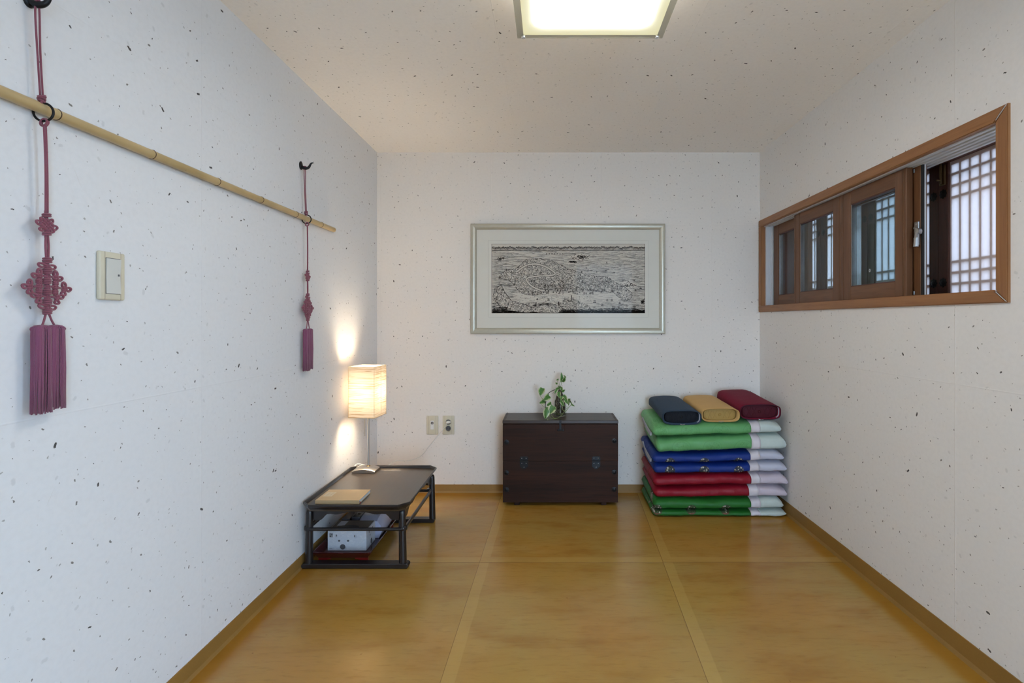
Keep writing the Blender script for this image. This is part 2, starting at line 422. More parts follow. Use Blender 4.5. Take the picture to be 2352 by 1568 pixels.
# silks
def silk(name, col, dark, kind='plain', rough=.50):
    t = NT(name); c = t.coord(); uv = t.coord('UV')
    n = t.noise(c, 9, 3); wv = t.noise(t.mapping(c, (700, 700, 700)), 1, 2)
    cc = t.mix(n, tuple(x*.85 for x in col), col)
    x = t.node('ShaderNodeSeparateXYZ'); t.l.new(uv, x.inputs[0])
    if kind == 'tone':
        P = .175
        px = t.math('SUBTRACT', t.math('FLOORED_MODULO', t.math('ADD', x.outputs[0], .045), P), P/2); py = t.math('MULTIPLY', x.outputs[1], 1.25)
        d = t.math('SQRT', t.math('ADD', t.math('MULTIPLY', px, px), t.math('MULTIPLY', py, py)))
        ring = t.math('MULTIPLY', t.ramp(d, .049, .051), t.math('SUBTRACT', 1, t.ramp(d, .054, .056)))
        dots = t.math('GREATER_THAN', t.math('SINE', t.math('MULTIPLY', t.math('ARCTAN2', px, py), 70)), -.2)
        ring = t.math('MULTIPLY', ring, dots)
        inner = t.math('MULTIPLY', t.math('SUBTRACT', 1, t.ramp(d, .040, .043)), t.ramp(t.noise(uv, 95, 3, .6, 1.5), .50, .56))
        k = t.math('MAXIMUM', ring, inner)
        cc = t.mix(t.math('MULTIPLY', k, .35), cc, dark); t.p(Roughness=t.math('MULTIPLY_ADD', k, .15, rough))
    elif kind == 'medallion':
        P = .194
        px = t.math('SUBTRACT', t.math('FLOORED_MODULO', x.outputs[0], P), P/2); py = x.outputs[1]
        d = t.math('SQRT', t.math('ADD', t.math('MULTIPLY', px, px), t.math('MULTIPLY', py, py)))
        msk = t.math('SUBTRACT', 1, t.ramp(d, .0285, .0295))
        edge = t.math('MULTIPLY', msk, t.ramp(d, .0268, .0275))
        fl = specks(t, uv, 66, .62, .0038, .0062, 1.1, .15, seed=.37)
        hole = specks(t, uv, 62, .80, .0016, .0022, 1.0, .3, seed=.37)
        leafs = t.ramp(t.noise(uv, 150, 3, .6, 1), .52, .56)
        inn = t.mix(leafs, tuple(v*.8+.01 for v in dark), (.09, .10, .06))
        inn = t.mix(fl, inn, (.44, .42, .37)); inn = t.mix(hole, inn, (.10, .08, .07))
        bot = t.math('SUBTRACT', 1, t.ramp(py, -.021, -.017)); inn = t.mix(t.math('MULTIPLY', bot, .85), inn, (.20, .085, .06))
        inn = t.mix(t.math('MULTIPLY', edge, .8), inn, (.05, .03, .03))
        cc = t.mix(msk, cc, inn); t.p(Roughness=t.math('MULTIPLY_ADD', msk, .25, rough))
    else: t.p(Roughness=rough)
    t.base(cc); t.p(Specular_IOR_Level=.34)
    t.bump(t.math('ADD', t.math('MULTIPLY', t.noise(t.mapping(c, (1, 1, .6)), 26, 3), 1.6), t.math('MULTIPLY', wv, .15)), .40, .006); return t.m
M['silk_lightgreen'] = silk('light_green_silk', (.135, .385, .14), (.05, .20, .05), 'tone', .42)
M['silk_blue'] = silk('royal_blue_silk', (.004, .028, .21), (.004, .010, .05), 'medallion')
M['silk_red'] = silk('crimson_silk', (.26, .004, .018), (.1, 0, 0), 'plain')
M['silk_green'] = silk('deep_green_silk', (.018, .145, .022), (.02, .06, .01), 'medallion')
def cotton(name, col, rough=.8, sc=600):
    t = NT(name); c = t.coord(); n = t.noise(c, sc, 2); n2 = t.noise(c, 14, 2)
    t.base(t.mix(n2, tuple(x*.92 for x in col), col)); t.p(Roughness=rough, Sheen_Weight=.04, Specular_IOR_Level=.25); t.bump(t.math('ADD', n2, t.math('ADD', t.math('MULTIPLY', n, .2), t.noise(t.mapping(c, (1, 1, .5), rot=(0, .4, 0)), 38, 4))), .35, .005); return t.m
M['band'] = cotton('white_cotton_band', (.68, .63, .67))
M['back_green'] = cotton('pale_sage_cotton', (.54, .61, .57)); M['back_blue'] = cotton('pale_lilac_cotton', (.53, .53, .62))
M['back_pink'] = cotton('pale_pink_cotton', (.59, .51, .57))
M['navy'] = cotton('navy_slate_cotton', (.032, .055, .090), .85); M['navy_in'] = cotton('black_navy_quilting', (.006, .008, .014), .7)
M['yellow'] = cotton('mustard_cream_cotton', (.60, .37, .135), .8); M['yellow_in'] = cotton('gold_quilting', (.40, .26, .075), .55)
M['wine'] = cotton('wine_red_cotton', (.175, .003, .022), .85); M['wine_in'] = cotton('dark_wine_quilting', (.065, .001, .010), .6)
M['wine_pipe'] = cotton('dark_plum_piping', (.035, .008, .022), .7); M['lining'] = cotton('grey_lining', (.42, .43, .50), .8)
def leafmat():
    t = NT('variegated_leaf'); uv = t.coord('UV'); x = t.node('ShaderNodeSeparateXYZ'); t.l.new(uv, x.inputs[0])
    oi = t.node('ShaderNodeObjectInfo')
    nv = t.vmath('ADD', uv, oi.outputs['Location'])
    n = t.noise(nv, 2.3, 3, .6)
    e = t.math('ABSOLUTE', x.outputs[0])
    k = t.ramp(t.math('ADD', e, t.math('MULTIPLY', t.math('SUBTRACT', n, .5), 1.1)), .70, .80)
    g = t.mix(t.noise(nv, 6, 2), (.035, .13, .018), (.10, .24, .05))
    t.base(t.mix(k, g, (.50, .54, .30))); t.p(Roughness=.4); return t.m
M['leaf'] = leafmat()
M['stem'] = plain('green_stem', (.22, .30, .08), .5); M['stem_dark'] = plain('dark_stem', (.03, .032, .02), .6); M['root'] = plain('dark_roots', (.07, .05, .03), .5, noise_amt=.6)
M['ground'] = plain('courtyard_ground', (.30, .29, .27), .9)

# ------------------------------------------------------------------ the room
XL, XR, YB, YR, ZC, TH = -1.12, 1.36, 3.244, -1.15, 2.2, .20
def wall(name, boxes, mat, uvf):
    bm = NB()
    for b in boxes: box(bm, *b)
    uv_planar(bm, uvf); return obj(name, bm, mat, kind='structure')
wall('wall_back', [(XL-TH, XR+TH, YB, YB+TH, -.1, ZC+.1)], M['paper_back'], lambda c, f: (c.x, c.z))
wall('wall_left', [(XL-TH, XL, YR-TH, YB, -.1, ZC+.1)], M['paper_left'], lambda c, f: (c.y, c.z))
DY0, DY1, DZ = .38, .80, 1.93
RX0, RX1, RZ = .36, 1.33, 2.02
WY0, WY1, WZ0, WZ1 = 1.515, 3.205, 1.198, 1.740       # window opening
bm = NB()
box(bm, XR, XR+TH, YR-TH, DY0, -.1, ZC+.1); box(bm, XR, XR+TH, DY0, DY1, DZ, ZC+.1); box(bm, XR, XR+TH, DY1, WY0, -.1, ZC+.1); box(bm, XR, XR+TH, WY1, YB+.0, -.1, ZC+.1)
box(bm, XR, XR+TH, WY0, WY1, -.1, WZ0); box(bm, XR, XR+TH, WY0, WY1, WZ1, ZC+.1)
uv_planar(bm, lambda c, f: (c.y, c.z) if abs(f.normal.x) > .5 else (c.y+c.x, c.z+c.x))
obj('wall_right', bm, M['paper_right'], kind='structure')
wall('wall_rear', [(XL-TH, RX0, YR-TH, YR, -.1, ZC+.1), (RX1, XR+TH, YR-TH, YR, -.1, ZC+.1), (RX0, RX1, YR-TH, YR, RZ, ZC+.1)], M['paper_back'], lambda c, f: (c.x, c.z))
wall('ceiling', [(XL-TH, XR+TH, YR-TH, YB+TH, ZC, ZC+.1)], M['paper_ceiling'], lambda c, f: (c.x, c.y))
bm = NB(); box(bm, XL-TH, XR+TH, YR-TH, YB+TH, -.1, -.0025)
fl = obj('floor', bm, M['base_paper'], kind='structure')
cols = [(XL, -.325), (-.325, .508), (.508, XR)]; rows = [(YR, 0.90), (0.90, 2.304), (2.304, YB)]
for i, (x0, x1) in enumerate(cols):
    for j, (y0, y1) in enumerate(rows):
        zt = -.0018+.0006*i+.0005*j
        bm = NB(); nx, ny = 1, 1
        sk = {0: (0, .0), 1: (.0, .0), 2: (0, 0)}[i]
        def ex(x, y):          # the long seams run a touch off square
            if abs(x+.325) < 1e-6: return x+(y-2.304)*.018
            if abs(x-.508) < 1e-6: return .520+(y-2.304)*.045
            return x
        q = [(ex(x0, y0), y0), (ex(x1, y0), y0), (ex(x1, y1), y1), (ex(x0, y1), y1)]
        prism(bm, q, -.0025, zt, 'Z')
        def uvf(c, f):
            e = ex(x0, c.y); return ((c.x-e)+(0 if i else 1), (c.y-y0)+(0 if j == 2 else 1 if j == 0 else 1))
        uv_planar(bm, uvf)
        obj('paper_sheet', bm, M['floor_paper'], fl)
def baseboard(name, kind):
    bm = NB()
    if kind == 'back': prism(bm, [(YB, -.002), (YB-.012, -.002), (YB-.005, .010), (YB-.003, .050), (YB, .050)], XL, XR, 'X')
    if kind == 'left': prism(bm, [(XL, -.002), (XL+.010, -.002), (XL+.004, .010), (XL+.003, .056), (XL, .056)], YR, YB, 'Y')
    if kind == 'right': prism(bm, [(XR, -.002), (XR-.012, -.002), (XR-.005, .014), (XR-.003, .072), (XR, .072)], DY1, YB, 'Y')
    if kind == 'rear': box(bm, XL, RX0, YR, YR+.004, 0, .05)
    obj(name, bm, M['base_paper'], kind='structure')
baseboard('baseboard_back', 'back'); baseboard('baseboard_left', 'left'); baseboard('baseboard_right', 'right')
baseboard('baseboard_rear', 'rear')
dr = struct_root('door_2', (.87, YR, 0))
for x0_ in (RX0, RX1-.05):
    bm = NB(); box(bm, x0_, x0_+.05, YR-TH-.01, YR+.01, 0, RZ, .003); obj('door_jamb', bm, M['darkZ'], dr)
bm = NB(); box(bm, RX0+.05, RX1-.05, YR-TH-.01, YR+.01, RZ-.05, RZ, .003); obj('door_head', bm, M['darkX'], dr)
# paper-door opening in the right wall, behind the camera
dr = struct_root('door_1', (XR, 0, 0))
for y0_ in (DY0, DY1-.06):
    bm = NB(); box(bm, XR-.01, XR+TH+.01, y0_, y0_+.06, 0, DZ, .003); obj('door_jamb', bm, M['darkZ'], dr)
bm = NB(); box(bm, XR-.01, XR+TH+.01, DY0+.06, DY1-.06, DZ-.06, DZ, .003); obj('door_head', bm, M['darkY'], dr)
bm = NB(); box(bm, XR-.01, XR+TH+.01, DY0+.06, DY1-.06, -.0, .02, .003); obj('door_sill', bm, M['darkY'], dr)
bm = NB(); box(bm, -8, 9, -9, 9, -.45, -.40); obj('ground', bm, M['ground'], kind='structure')

# ------------------------------------------------------------------ window
win = struct_root('window_1', (XR, 2.36, 1.46))
IY0, IY1, IZ0, IZ1 = 1.519, 3.203, 1.206, 1.713   # inside of casing
OY0, OY1, OZ0, OZ1 = 1.478, 3.240, 1.166, 1.755
xa, xb = XR-.010, XR+.03
def cpiece(poly, mat, name):
    bm = NB(); prism(bm, poly, xa, xb, 'X')
    bmesh.ops.bevel(bm, geom=[e for e in bm.edges if all(abs(v.co.x-xa) < 1e-6 for v in e.verts)], offset=.003, segments=2, affect='EDGES')
    obj(name, bm, mat, win)
g = .0012
cpiece([(OY0+g, OZ1), (OY1, OZ1), (OY1, IZ1), (IY0+g+.004, IZ1)], M['casingY'], 'casing_head')
cpiece([(OY0+g, OZ0), (IY0+g+.004, IZ0), (OY1, IZ0), (OY1, OZ0)], M['casingY'], 'casing_sill')
cpiece([(OY0, OZ1), (IY0, IZ1), (IY0, IZ0), (OY0, OZ0)], M['casingZ'], 'casing_jamb')
cpiece([(IY1, IZ0), (IY1, IZ1), (OY1-.0005, IZ1), (OY1-.0005, IZ0)], M['casingZ'], 'casing_jamb')
# open mitres filled with pale putty
for z0, z1 in ((OZ1-.003, IZ1+.006), (OZ0+.003, IZ0-.006)):
    bm = NB()
    dz = z1-z0
    prism(bm, [(OY0+.003, z0), (OY0+.017, z0+dz*.40), (IY0-.002, z1), (OY0+.026, z0+dz*.62)], xa-.0012, xa+.002, 'X')
    obj('mitre_filler', bm, M['mat'], win)
# vinyl track liner
vx0, vx1 = XR+.03, XR+.125
bm = NB()
for k in range(9):
    x0 = vx0-.02+k*.0128
    box(bm, x0, x0+.0128, IY0-.004, IY1, IZ1-.004+(.006 if k % 2 else 0), IZ1+.01)
obj('head_track', bm, M['vinyl'], win)
bm = NB()
for k in range(7):
    x0 = vx0+k*.0136
    box(bm, x0, x0+.0136, IY0-.004, IY1, IZ0-.01, IZ0-.004+(0 if k % 2 else .006))
obj('sill_track', bm, M['vinyl_warm'], win)
bm = NB()
for k in range(4):
    x0 = vx0-.012+k*.0156
    box(bm, x0, x0+.0156, IY1-.012+(.006 if k % 2 else 0), IY1+.004, IZ0, IZ1)
obj('side_track', bm, M['vinyl'], win)
bm = NB()
for k in range(7):
    x0 = vx0+k*.0136
    box(bm, x0, x0+.0136, IY0-.006, IY0+.002, IZ0, IZ1)
obj('side_track', bm, M['vinyl'], win)
bm = NB(); box(bm, vx0+.052, 1.562, IY1-.014, IY1+.002, IZ0, IZ1); obj('outer_reveal', bm, M['darkZ'], win)
bm = NB(); box(bm, vx0+.096, 1.562, IY0-.004, IY1, 1.730, 1.742); obj('outer_reveal', bm, M['darkY'], win)
bm = NB(); box(bm, vx0-.008, vx0+.096, IY0-.004, IY1, IZ1+.009, 1.742); obj('head_packer', bm, M['darkY'], win)
bm = NB(); box(bm, vx0+.094, 1.562, IY0-.004, IY1, 1.190, 1.202); obj('outer_reveal', bm, M['darkY'], win)
bm = NB(); box(bm, vx0+.094, 1.562, IY0-.004, IY0+.002, IZ0, 1.730); obj('outer_reveal', bm, M['darkZ'], win)
# sashes
def sash(y0, y1, xc, st0=.068, st1=.068, name='sash', lock=False, mark=False):
    th = .013
    z0, z1 = IZ0+.002, IZ1-.003; rail = .060
    bm = NB()
    box(bm, xc-th, xc+th, y0, y0+st0, z0, z1, .0018, 1); box(bm, xc-th, xc+th, y1-st1, y1, z0, z1, .0018, 1)
    s = obj(name, bm, M['sashZ'], win)
    for a, b in ((z0, z0+rail), (z1-rail, z1)):
        bm = NB(); box(bm, xc-th+.0005, xc+th, y0+st0+.0003, y1-st1-.0003, a, b, .0012, 1); obj('rail', bm, M['sashY'], s)
    # inner lip along the glass
    bm = NB(); l_ = .0045
    a0, a1, b0, b1 = y0+st0, y1-st1, z0+rail, z1-rail
    for q in ((a0, a0+l_, b0, b1), (a1-l_, a1, b0, b1), (a0, a1, b0, b0+l_), (a0, a1, b1-l_, b1)):
        box(bm, xc-.009, xc+.009, *q)
    obj('glazing_bead', bm, M['darkY'], s)
    bm = NB(); box(bm, xc-.002, xc+.002, a0, a1, b0, b1); obj('pane', bm, M['glass'], s)
    bm = NB(); box(bm, xc-.0105, xc+.0105, a1-.007, a1-.0046, b0+.004, b1-.004); obj('spacer', bm, M['chrome'], s)
    return s
front, rear = XR+.043, XR+.076
sB = sash(2.392, 2.850, front, .068, .064)
sC = sash(1.953, 2.390, front, .064, .073)
sA = sash(2.76, IY1-.022, rear, .06, .066)
sD = sash(1.922, 2.40, rear, .050, .066)
# raised moulding lines on the stiles
for s_, ys in ((sC, (1.966, 1.972, 2.372)), (sB, (2.404, 2.832))):
    bm = NB()
    for yy in ys: box(bm, front-.0145, front-.0125, yy, yy+.004, IZ0+.004, IZ1-.005)
    obj('stile_bead', bm, M['sashZ'], s_)
# rubber seal and aluminium edge on the open sash's leading edge
bm = NB(); box(bm, rear-.012, rear-.005, 1.913, 1.922, IZ0+.004, IZ1-.004); obj('rubber_seal', bm, M['rubber'], sD)
bm = NB(); box(bm, rear-.005, rear+.001, 1.912, 1.922, IZ0, IZ1); obj('aluminium_edge', bm, M['vinyl'], sD)
for zz in (IZ0+.014, IZ1-.018):
    bm = NB(); box(bm, rear-.018, rear-.013, 1.950, 1.956, zz-.008, zz+.008, .002); obj('guide_clip', bm, M['zinc'], sD)
# crescent lock
lc = AX(2108, 537, rear-.020)
lk = NB()
box(lk, lc.x, lc.x+.007, lc.y-.006, lc.y+.014, lc.z-.034, lc.z+.036, .002)
o_lock = obj('crescent_lock', lk, M['zinc'], sD)
# sub-part detail stays in the lock mesh: rebuild with lever
bm = NB()
box(bm, lc.x, lc.x+.007, lc.y-.002, lc.y+.016, lc.z-.034, lc.z+.038, .002)
tube(bm, [Vector((lc.x-.006, lc.y+.006+.014*math.cos(a), lc.z+.002+.016*math.sin(a))) for a in [PI*.5+k*PI/10 for k in range(11)]], .0035, 8)
lathe(bm, (lc.x-.010, lc.y-.006, lc.z+.006), [(.0005, 0), (.0095, .001), (.010, .004), (.010, .012)], 16, 'X')
tube(bm, [(lc.x-.006, lc.y-.006, lc.z+.004), (lc.x-.010, lc.y-.008, lc.z-.014), (lc.x-.012, lc.y-.008, lc.z-.040)], [.0055, .006, .007], 8)
lathe(bm, (lc.x-.002, lc.y+.008, lc.z+.030), [(.0002, 0), (.004, .001), (.004, .004)], 10, 'X')
me_old = o_lock.data
bmesh.ops.recalc_face_normals(bm, faces=bm.faces)
for v in bm.verts:
    v.co = lc+(v.co-lc)*1.28
    v.co -= origin(sD)
bm.to_mesh(me_old); bm.free()
# faint safety marks on glass
def emblem(c, r):
    bm = NB()
    for k in range(8):
        a = k*PI/4; cc = c+Vector((0, math.cos(a)*r*.62, math.sin(a)*r*.8))
        lathe(bm, cc, [(r*.22, 0), (r*.22, .0004)], 8, 'X')
    for k in range(20):
        pass
    tube(bm, [c+Vector((0, math.cos(2*PI*k/16)*r*.36, math.sin(2*PI*k/16)*r*.46)) for k in range(16)], r*.08, 4, closed=True)
    return bm
obj('etched_mark', emblem(AX(1997.5, 621, front-.004), .0075), M['vinyl'], sC)

# ------------------------------------------------------------------ outer lattice shutters
win2 = struct_root('window_2', (1.56, 2.4, 1.46))
LX = 1.56
bm = NB(); box(bm, 1.50, 1.60, 1.44, 3.40, 1.742, 1.86); obj('outer_head', bm, M['darkY'], win2)
bm = NB(); box(bm, 1.50, 1.60, 1.44, 3.40, 1.07, 1.172); obj('outer_sill', bm, M['darkY'], win2)
bm = NB(); box(bm, 1.50, 1.60, 1.40, 1.52, 1.07, 1.86); obj('outer_post', bm, M['darkZ'], win2)
bm = NB(); box(bm, 1.50, 1.60, 3.32, 3.44, 1.07, 1.86); obj('outer_post', bm, M['darkZ'], win2)
stud = None
def make_stud(c, parent, axis='X', r=.014, mat=None):
    bm = NB(); n = 16
    prof = []
    rings = []
    for rr, h in ((r, 0), (r, -.0012), (r*.55, -.0022), (r*.30, -.0042), (r*.05, -.0050)):
        ring = []
        for k in range(n):
            a = 2*PI*k/n; q = rr*(1 if (k % 2 == 0 or rr < r*.6) else .80); u, v = q*math.cos(a), q*math.sin(a)
            ring.append(Vector(c)+(Vector((h, u, v)) if axis == 'X' else Vector((u, h, v))))
        rings.append(ring)
    loft(bm, rings)
    return obj('flower_stud', bm, mat or M['iron'], parent, pivot=c)
leaf_edges = [(1.560, 2.003), (2.003, 2.450), (2.450, 2.872), (2.872, 3.315)]
SW = .049
for (y0, y1) in leaf_edges:
    bm = NB()
    z0, z1 = 1.174, 1.740
    box(bm, LX-.006, LX+.026, y0+.0008, y0+SW, z0, z1, .0015, 1); box(bm, LX-.006, LX+.026, y1-SW, y1-.0008, z0, z1, .0015, 1)
    box(bm, LX-.006, LX+.026, y0+SW, y1-SW, z1-.008, z1); box(bm, LX-.006, LX+.026, y0+SW, y1-SW, z0, z0+.035)
    lf = obj('shutter_leaf', bm, M['darkZ'], win2)
    a0, a1, b0, b1 = y0+SW, y1-SW, z0+.030, z1-.008
    bm = NB(); v = [bm.verts.new(p) for p in ((LX+.001, a0, b0), (LX+.001, a1, b0), (LX+.001, a1, b1), (LX+.001, a0, b1))]
    bm.faces.new(v); uv_planar(bm, lambda c, f: (c.y, c.z)); obj('window_paper', bm, M['hanji'], lf)
    # inner frame strip and lattice bars sit right behind the paper
    n = 7; pitch = (a1-a0-.004)/ (n+.62)
    for k in range(n+1):
        yy = a1-.0035-k*.0446
        if yy < a0+.004: continue
        bm = NB(); box(bm, LX+.0025, LX+.016, yy-.0055, yy+.0055, b0, b1); obj('lattice_bar', bm, M['darkZ'], lf)
    bm = NB(); box(bm, LX+.0025, LX+.016, a0, a0+.008, b0, b1); obj('lattice_bar', bm, M['darkZ'], lf)
    for zz in (1.7235, 1.679, 1.634, 1.589, 1.339, 1.297, 1.254, 1.211):
        hh = .0055 if zz < 1.72 else .0080
        bm = NB(); box(bm, LX+.0022, LX+.0155, a0, a1, zz-hh, zz+hh); obj('lattice_bar', bm, M['darkY'], lf)
    for ys in (y0+SW/2, y1-SW/2):
        for zs in (1.612, 1.262):
            if stud is None: stud = make_stud(Vector((LX-.006, ys, zs)), lf, r=.0195)
            else: inst(stud, lf, (LX-.006, ys, zs))
    if y1 == 2.003:
        bm = NB()
        box(bm, LX-.014, LX-.006, 1.962, 1.990, 1.645, 1.725, .002); tube(bm, [(LX-.018, 1.976, 1.65), (LX-.018, 1.976, 1.735)], .005, 8)
        tube(bm, [(LX-.018, 1.976, 1.665), (LX-.034, 1.976, 1.665)], .0035, 8)
        obj('brass_bolt', bm, M['brass'], lf)
# torn scrap of lattice bar seen through the paper
# ------------------------------------------------------------------ ceiling light
cl = thing('ceiling_light', 'square frosted glass ceiling light with chrome corner screws, switched on', 'ceiling light', (.134, 1.99, ZC))
lx0, lx1, ly0, ly1, lz = -.112, .388, 1.727, 2.227, 2.085
ly0 = 1.727-.5; ly1 = 1.727
bm = NB(); box(bm, lx0+.05, lx1-.05, ly0+.05, ly1-.05, ZC-.05, ZC, .003); obj('mounting_box', bm, M['vinyl'], cl)
bm = NB(); box(bm, lx0+.022, lx1-.022, ly0+.022, ly1-.022, lz+.008, ZC-.045, .004)
obj('light_housing', bm, M['housing'], cl)
bm = NB(); v = [bm.verts.new(p) for p in ((lx0+.022, ly0+.022, lz-.0006), (lx1-.022, ly0+.022, lz-.0006), (lx1-.022, ly1-.022, lz-.0006), (lx0+.022, ly1-.022, lz-.0006))]
bm.faces.new(v)
uv_planar(bm, lambda c, f: ((c.x-lx0-.022)/(lx1-lx0-.044), (c.y-ly0-.022)/(ly1-ly0-.044)))
obj('diffuser', bm, M['diffuser'], cl)
bm = NB(); box(bm, lx0, lx1, ly0, ly1, lz, lz+.005, .0012); obj('glass_plate', bm, M['frosted'], cl)
for sx in (lx0+.022, lx1-.022):
    for sy in (ly0+.02, ly1-.02):
        bm = NB(); lathe(bm, (sx, sy, lz-.010), [(.0002, -.001), (.0065, 0), (.0078, .002), (.0078, .008), (.006, .010), (.005, .03)], 16)
        obj('corner_screw', bm, M['chrome'], cl, smooth=True)

# ------------------------------------------------------------------ bamboo pole
PX, PZ = -1.104, 1.5735
bm = NB(); rings = []; ns = 16
nodes = [.86, 1.1165, 1.3855, 1.658, 1.908, 2.170, 2.409]
ys = sorted(set([.55+.02*k for k in range(101)]+nodes+[n_+d for n_ in nodes for d in (-.006, -.003, .003, .006)]+[2.556]))
ys = [y for y in ys if y <= 2.556]
for y in ys:
    r = .0118
    for n_ in nodes:
        d = abs(y-n_)
        if d < .008: r += .0011*(1-d/.008)
        if 0 < y-n_ < .004: r -= .0004
    r *= 1-.0*(y)
    cx = PX+.0006*math.sin(y*3); cz = PZ+.0015*math.sin(y*2.1)+.0022*(y-1.5)
    rings.append([Vector((cx+r*math.cos(2*PI*k/ns), y, cz+r*math.sin(2*PI*k/ns))) for k in range(ns)])
loft(bm, rings)
pole = thing('bamboo_pole', 'long pale bamboo pole hung level along the left wall by two rings', 'pole', (PX, 1.6, PZ))
obj('culm', bm, M['bamboo'], pole, smooth='all')
for n_ in nodes:
    bm = NB(); cz = PZ+.0015*math.sin(n_*2.1)+.0022*(n_-1.5)
    tube(bm, [Vector((PX+.0006*math.sin(n_*3)+.0127*math.cos(2*PI*k/20), n_+.0035, cz+.0127*math.sin(2*PI*k/20))) for k in range(20)], .0009, 5, closed=True)
    obj('node_ring', bm, M['burnt'], pole, smooth='all')

# ------------------------------------------------------------------ knotted tassel hangers
KX = -1.095
def K(x, y, dx=0): v = AX(x, y, KX); v.x += dx; return v        # flat against the left wall
def arc_loop(bm, c, d, L, wd, r):
    """loop lying in the wall plane, from c outwards along d (unit y,z)"""
    pts = []
    d = Vector((0, d[0], d[1])).normalized(); e = Vector((0, -d.z, d.y))
    for k in range(20):
        a = 2*PI*k/20
        p = c+d*(L/2+math.cos(a)*L/2)+e*(math.sin(a)*wd/2*(.75+.25*math.cos(a)))
        p.x += .0012*math.sin(2*a)
        pts.append(p)
    tube(bm, pts, r, 7, closed=True)
def weave(bm, c, d, L, r, n=2, ang=0):
    """n x n over-and-under weave centred on c"""
    ca, sa = math.cos(ang), math.sin(ang)
    offs = [(-(n-1)/2+i)*d for i in range(n)]
    for hv in (0, 1):
        for i, o_ in enumerate(offs):
            pts = []
            for k in range(13):
                s_ = (-1+2*k/12)*L
                ph = math.cos(PI*(s_/d)+PI*i+PI*hv+(0 if n % 2 else PI/2))
                u, v = (s_, o_) if hv == 0 else (o_, s_)
                pts.append(c+Vector((r*.8*ph, u*ca-v*sa, u*sa+v*ca)))
            tube(bm, pts, r, 7)
def wrap(bm, c, wd, n=3, r=.0021):
    for i in range(n):
        z = (i-(n-1)/2)*r*1.75
        tube(bm, [c+Vector((math.cos(2*PI*k/16)*.0058, math.sin(2*PI*k/16)*wd/2*(1-.10*abs(i-(n-1)/2)), z+.0009*math.sin(2*PI*k/16+i))) for k in range(16)], r, 7, closed=True)
def hanger(name, label, dk1, dcx, dt, dY):
    x0 = 107
    root = thing(name, label, 'wall hanging', K(107, 500)+Vector((0, 0, 0)), 'knotted tassel hangers on the left wall')
    # suspension
    yh = K(84, 0).y
    top = Vector((-1.099, 1.0745, 1.796))
    ringc = Vector((-1.0975, 1.0850, 1.5645))
    kn = Vector((-1.0985, 1.0820, 1.592))
    bm = NB()
    for s_ in (-1, 1):
        tube(bm, smooth_path([top+Vector((0, s_*.001, .004)), top+Vector((s_*.0015-.001, s_*.003, -.02)), (kn+top)/2+Vector((-.002+s_*.0012, s_*.002, 0)), kn+Vector((s_*.0018, s_*.001, .004))], 5), .0019, 7)
    tube(bm, [top+Vector((.004*math.cos(2*PI*k/14), .0035*math.sin(2*PI*k/14), .003)) for k in range(14)], .0020, 7, closed=True)
    obj('suspension_cord', bm, M['cord'], root, smooth='all')
    bm = NB()
    for i in range(4):
        z = .006-.0036*i; rr = .0068-.0006*abs(i-1)
        tube(bm, [kn+Vector((math.cos(2*PI*k/14)*rr, math.sin(2*PI*k/14)*rr*.7, z+.0024*math.sin(2*PI*k/14+i*1.3))) for k in range(14)], .0023, 7, closed=True)
    tube(bm, smooth_path([kn+Vector((-.004, .004, 0)), kn+Vector((-.003, .004, -.010)), kn+Vector((.001, -.003, -.013)), kn+Vector((.004, -.002, -.004))], 5), .0024, 7)
    low = ringc+Vector((.003, -.001, -.024))
    for i in range(2):
        tube(bm, [low+Vector((math.cos(2*PI*k/14)*.0070, (i-.5)*.003+math.sin(2*PI*k/14)*.002, .001+math.sin(2*PI*k/14)*.0085)) for k in range(14)], .0022, 7, closed=True)
    obj('ring_knot', bm, M['cord'], root, smooth='all', kind='stuff')
    bm = NB(); tube(bm, [ringc+Vector((.0195*math.cos(2*PI*k/32), .0022*math.cos(2*PI*k/32), .0195*math.sin(2*PI*k/32))) for k in range(32)], .0024, 8, closed=True)
    obj('iron_ring', bm, M['iron'], root, smooth='all')
    # long cord down to the first knot
    d1 = Vector((0, 0, dk1)); d2 = Vector((0, 0, dcx)); d3 = Vector((0, 0, dt))
    k1t = K(107, 488)+d1
    bm = NB()
    for s_ in (-1, 1):
        tube(bm, smooth_path([low+Vector((.001, s_*.0018, -.004)), (low+k1t)/2+Vector((.001, s_*.0017+.001, 0)), k1t+Vector((0, s_*.002, 0))], 8), .0021, 7)
        tube(bm, smooth_path([K(107.5, 540)+d1+Vector((0, s_*.002, 0)), (K(108, 565)+d1*.5+d2*.5)+Vector((0, s_*.0032, 0)), K(108.5, 596)+d2+Vector((0, s_*.002, 0))], 5), .0022, 7)
    obj('long_cord', bm, M['cord'], root, smooth='all')
    # chrysanthemum knot
    bm = NB(); c = K(107.5, 517)+d1
    for s_ in (-1, 1): tube(bm, [K(107, 484)+d1+Vector((-.001, s_*.002, 0)), K(107.5, 546)+d1+Vector((-.001, s_*.002, 0))], .0021, 6)
    weave(bm, c, .0056, .0125, .0025, 4, PI/4+.05)
    for dd in ((-1, .15), (1, -.15)): arc_loop(bm, c+Vector((0, dd[0]*.008, dd[1]*.008)), dd, .0145, .0110, .0024)
    for dd in ((-.8, .75), (.8, .75), (-.85, -.75), (.85, -.75)): arc_loop(bm, c+Vector((0, dd[0]*.008, dd[1]*.009)), dd, .0095, .0090, .0023)
    wrap(bm, K(107, 494.5)+d1, .0135, 2); wrap(bm, K(107.5, 537)+d1, .0135, 2)
    obj('chrysanthemum_knot', bm, M['cord'], root, smooth='all')
    # large diamond of small knots, measured in a 6.03x enlargement from row 500
    def Z(x, y): return K(x/6.03, 500+y/6.03)+d2
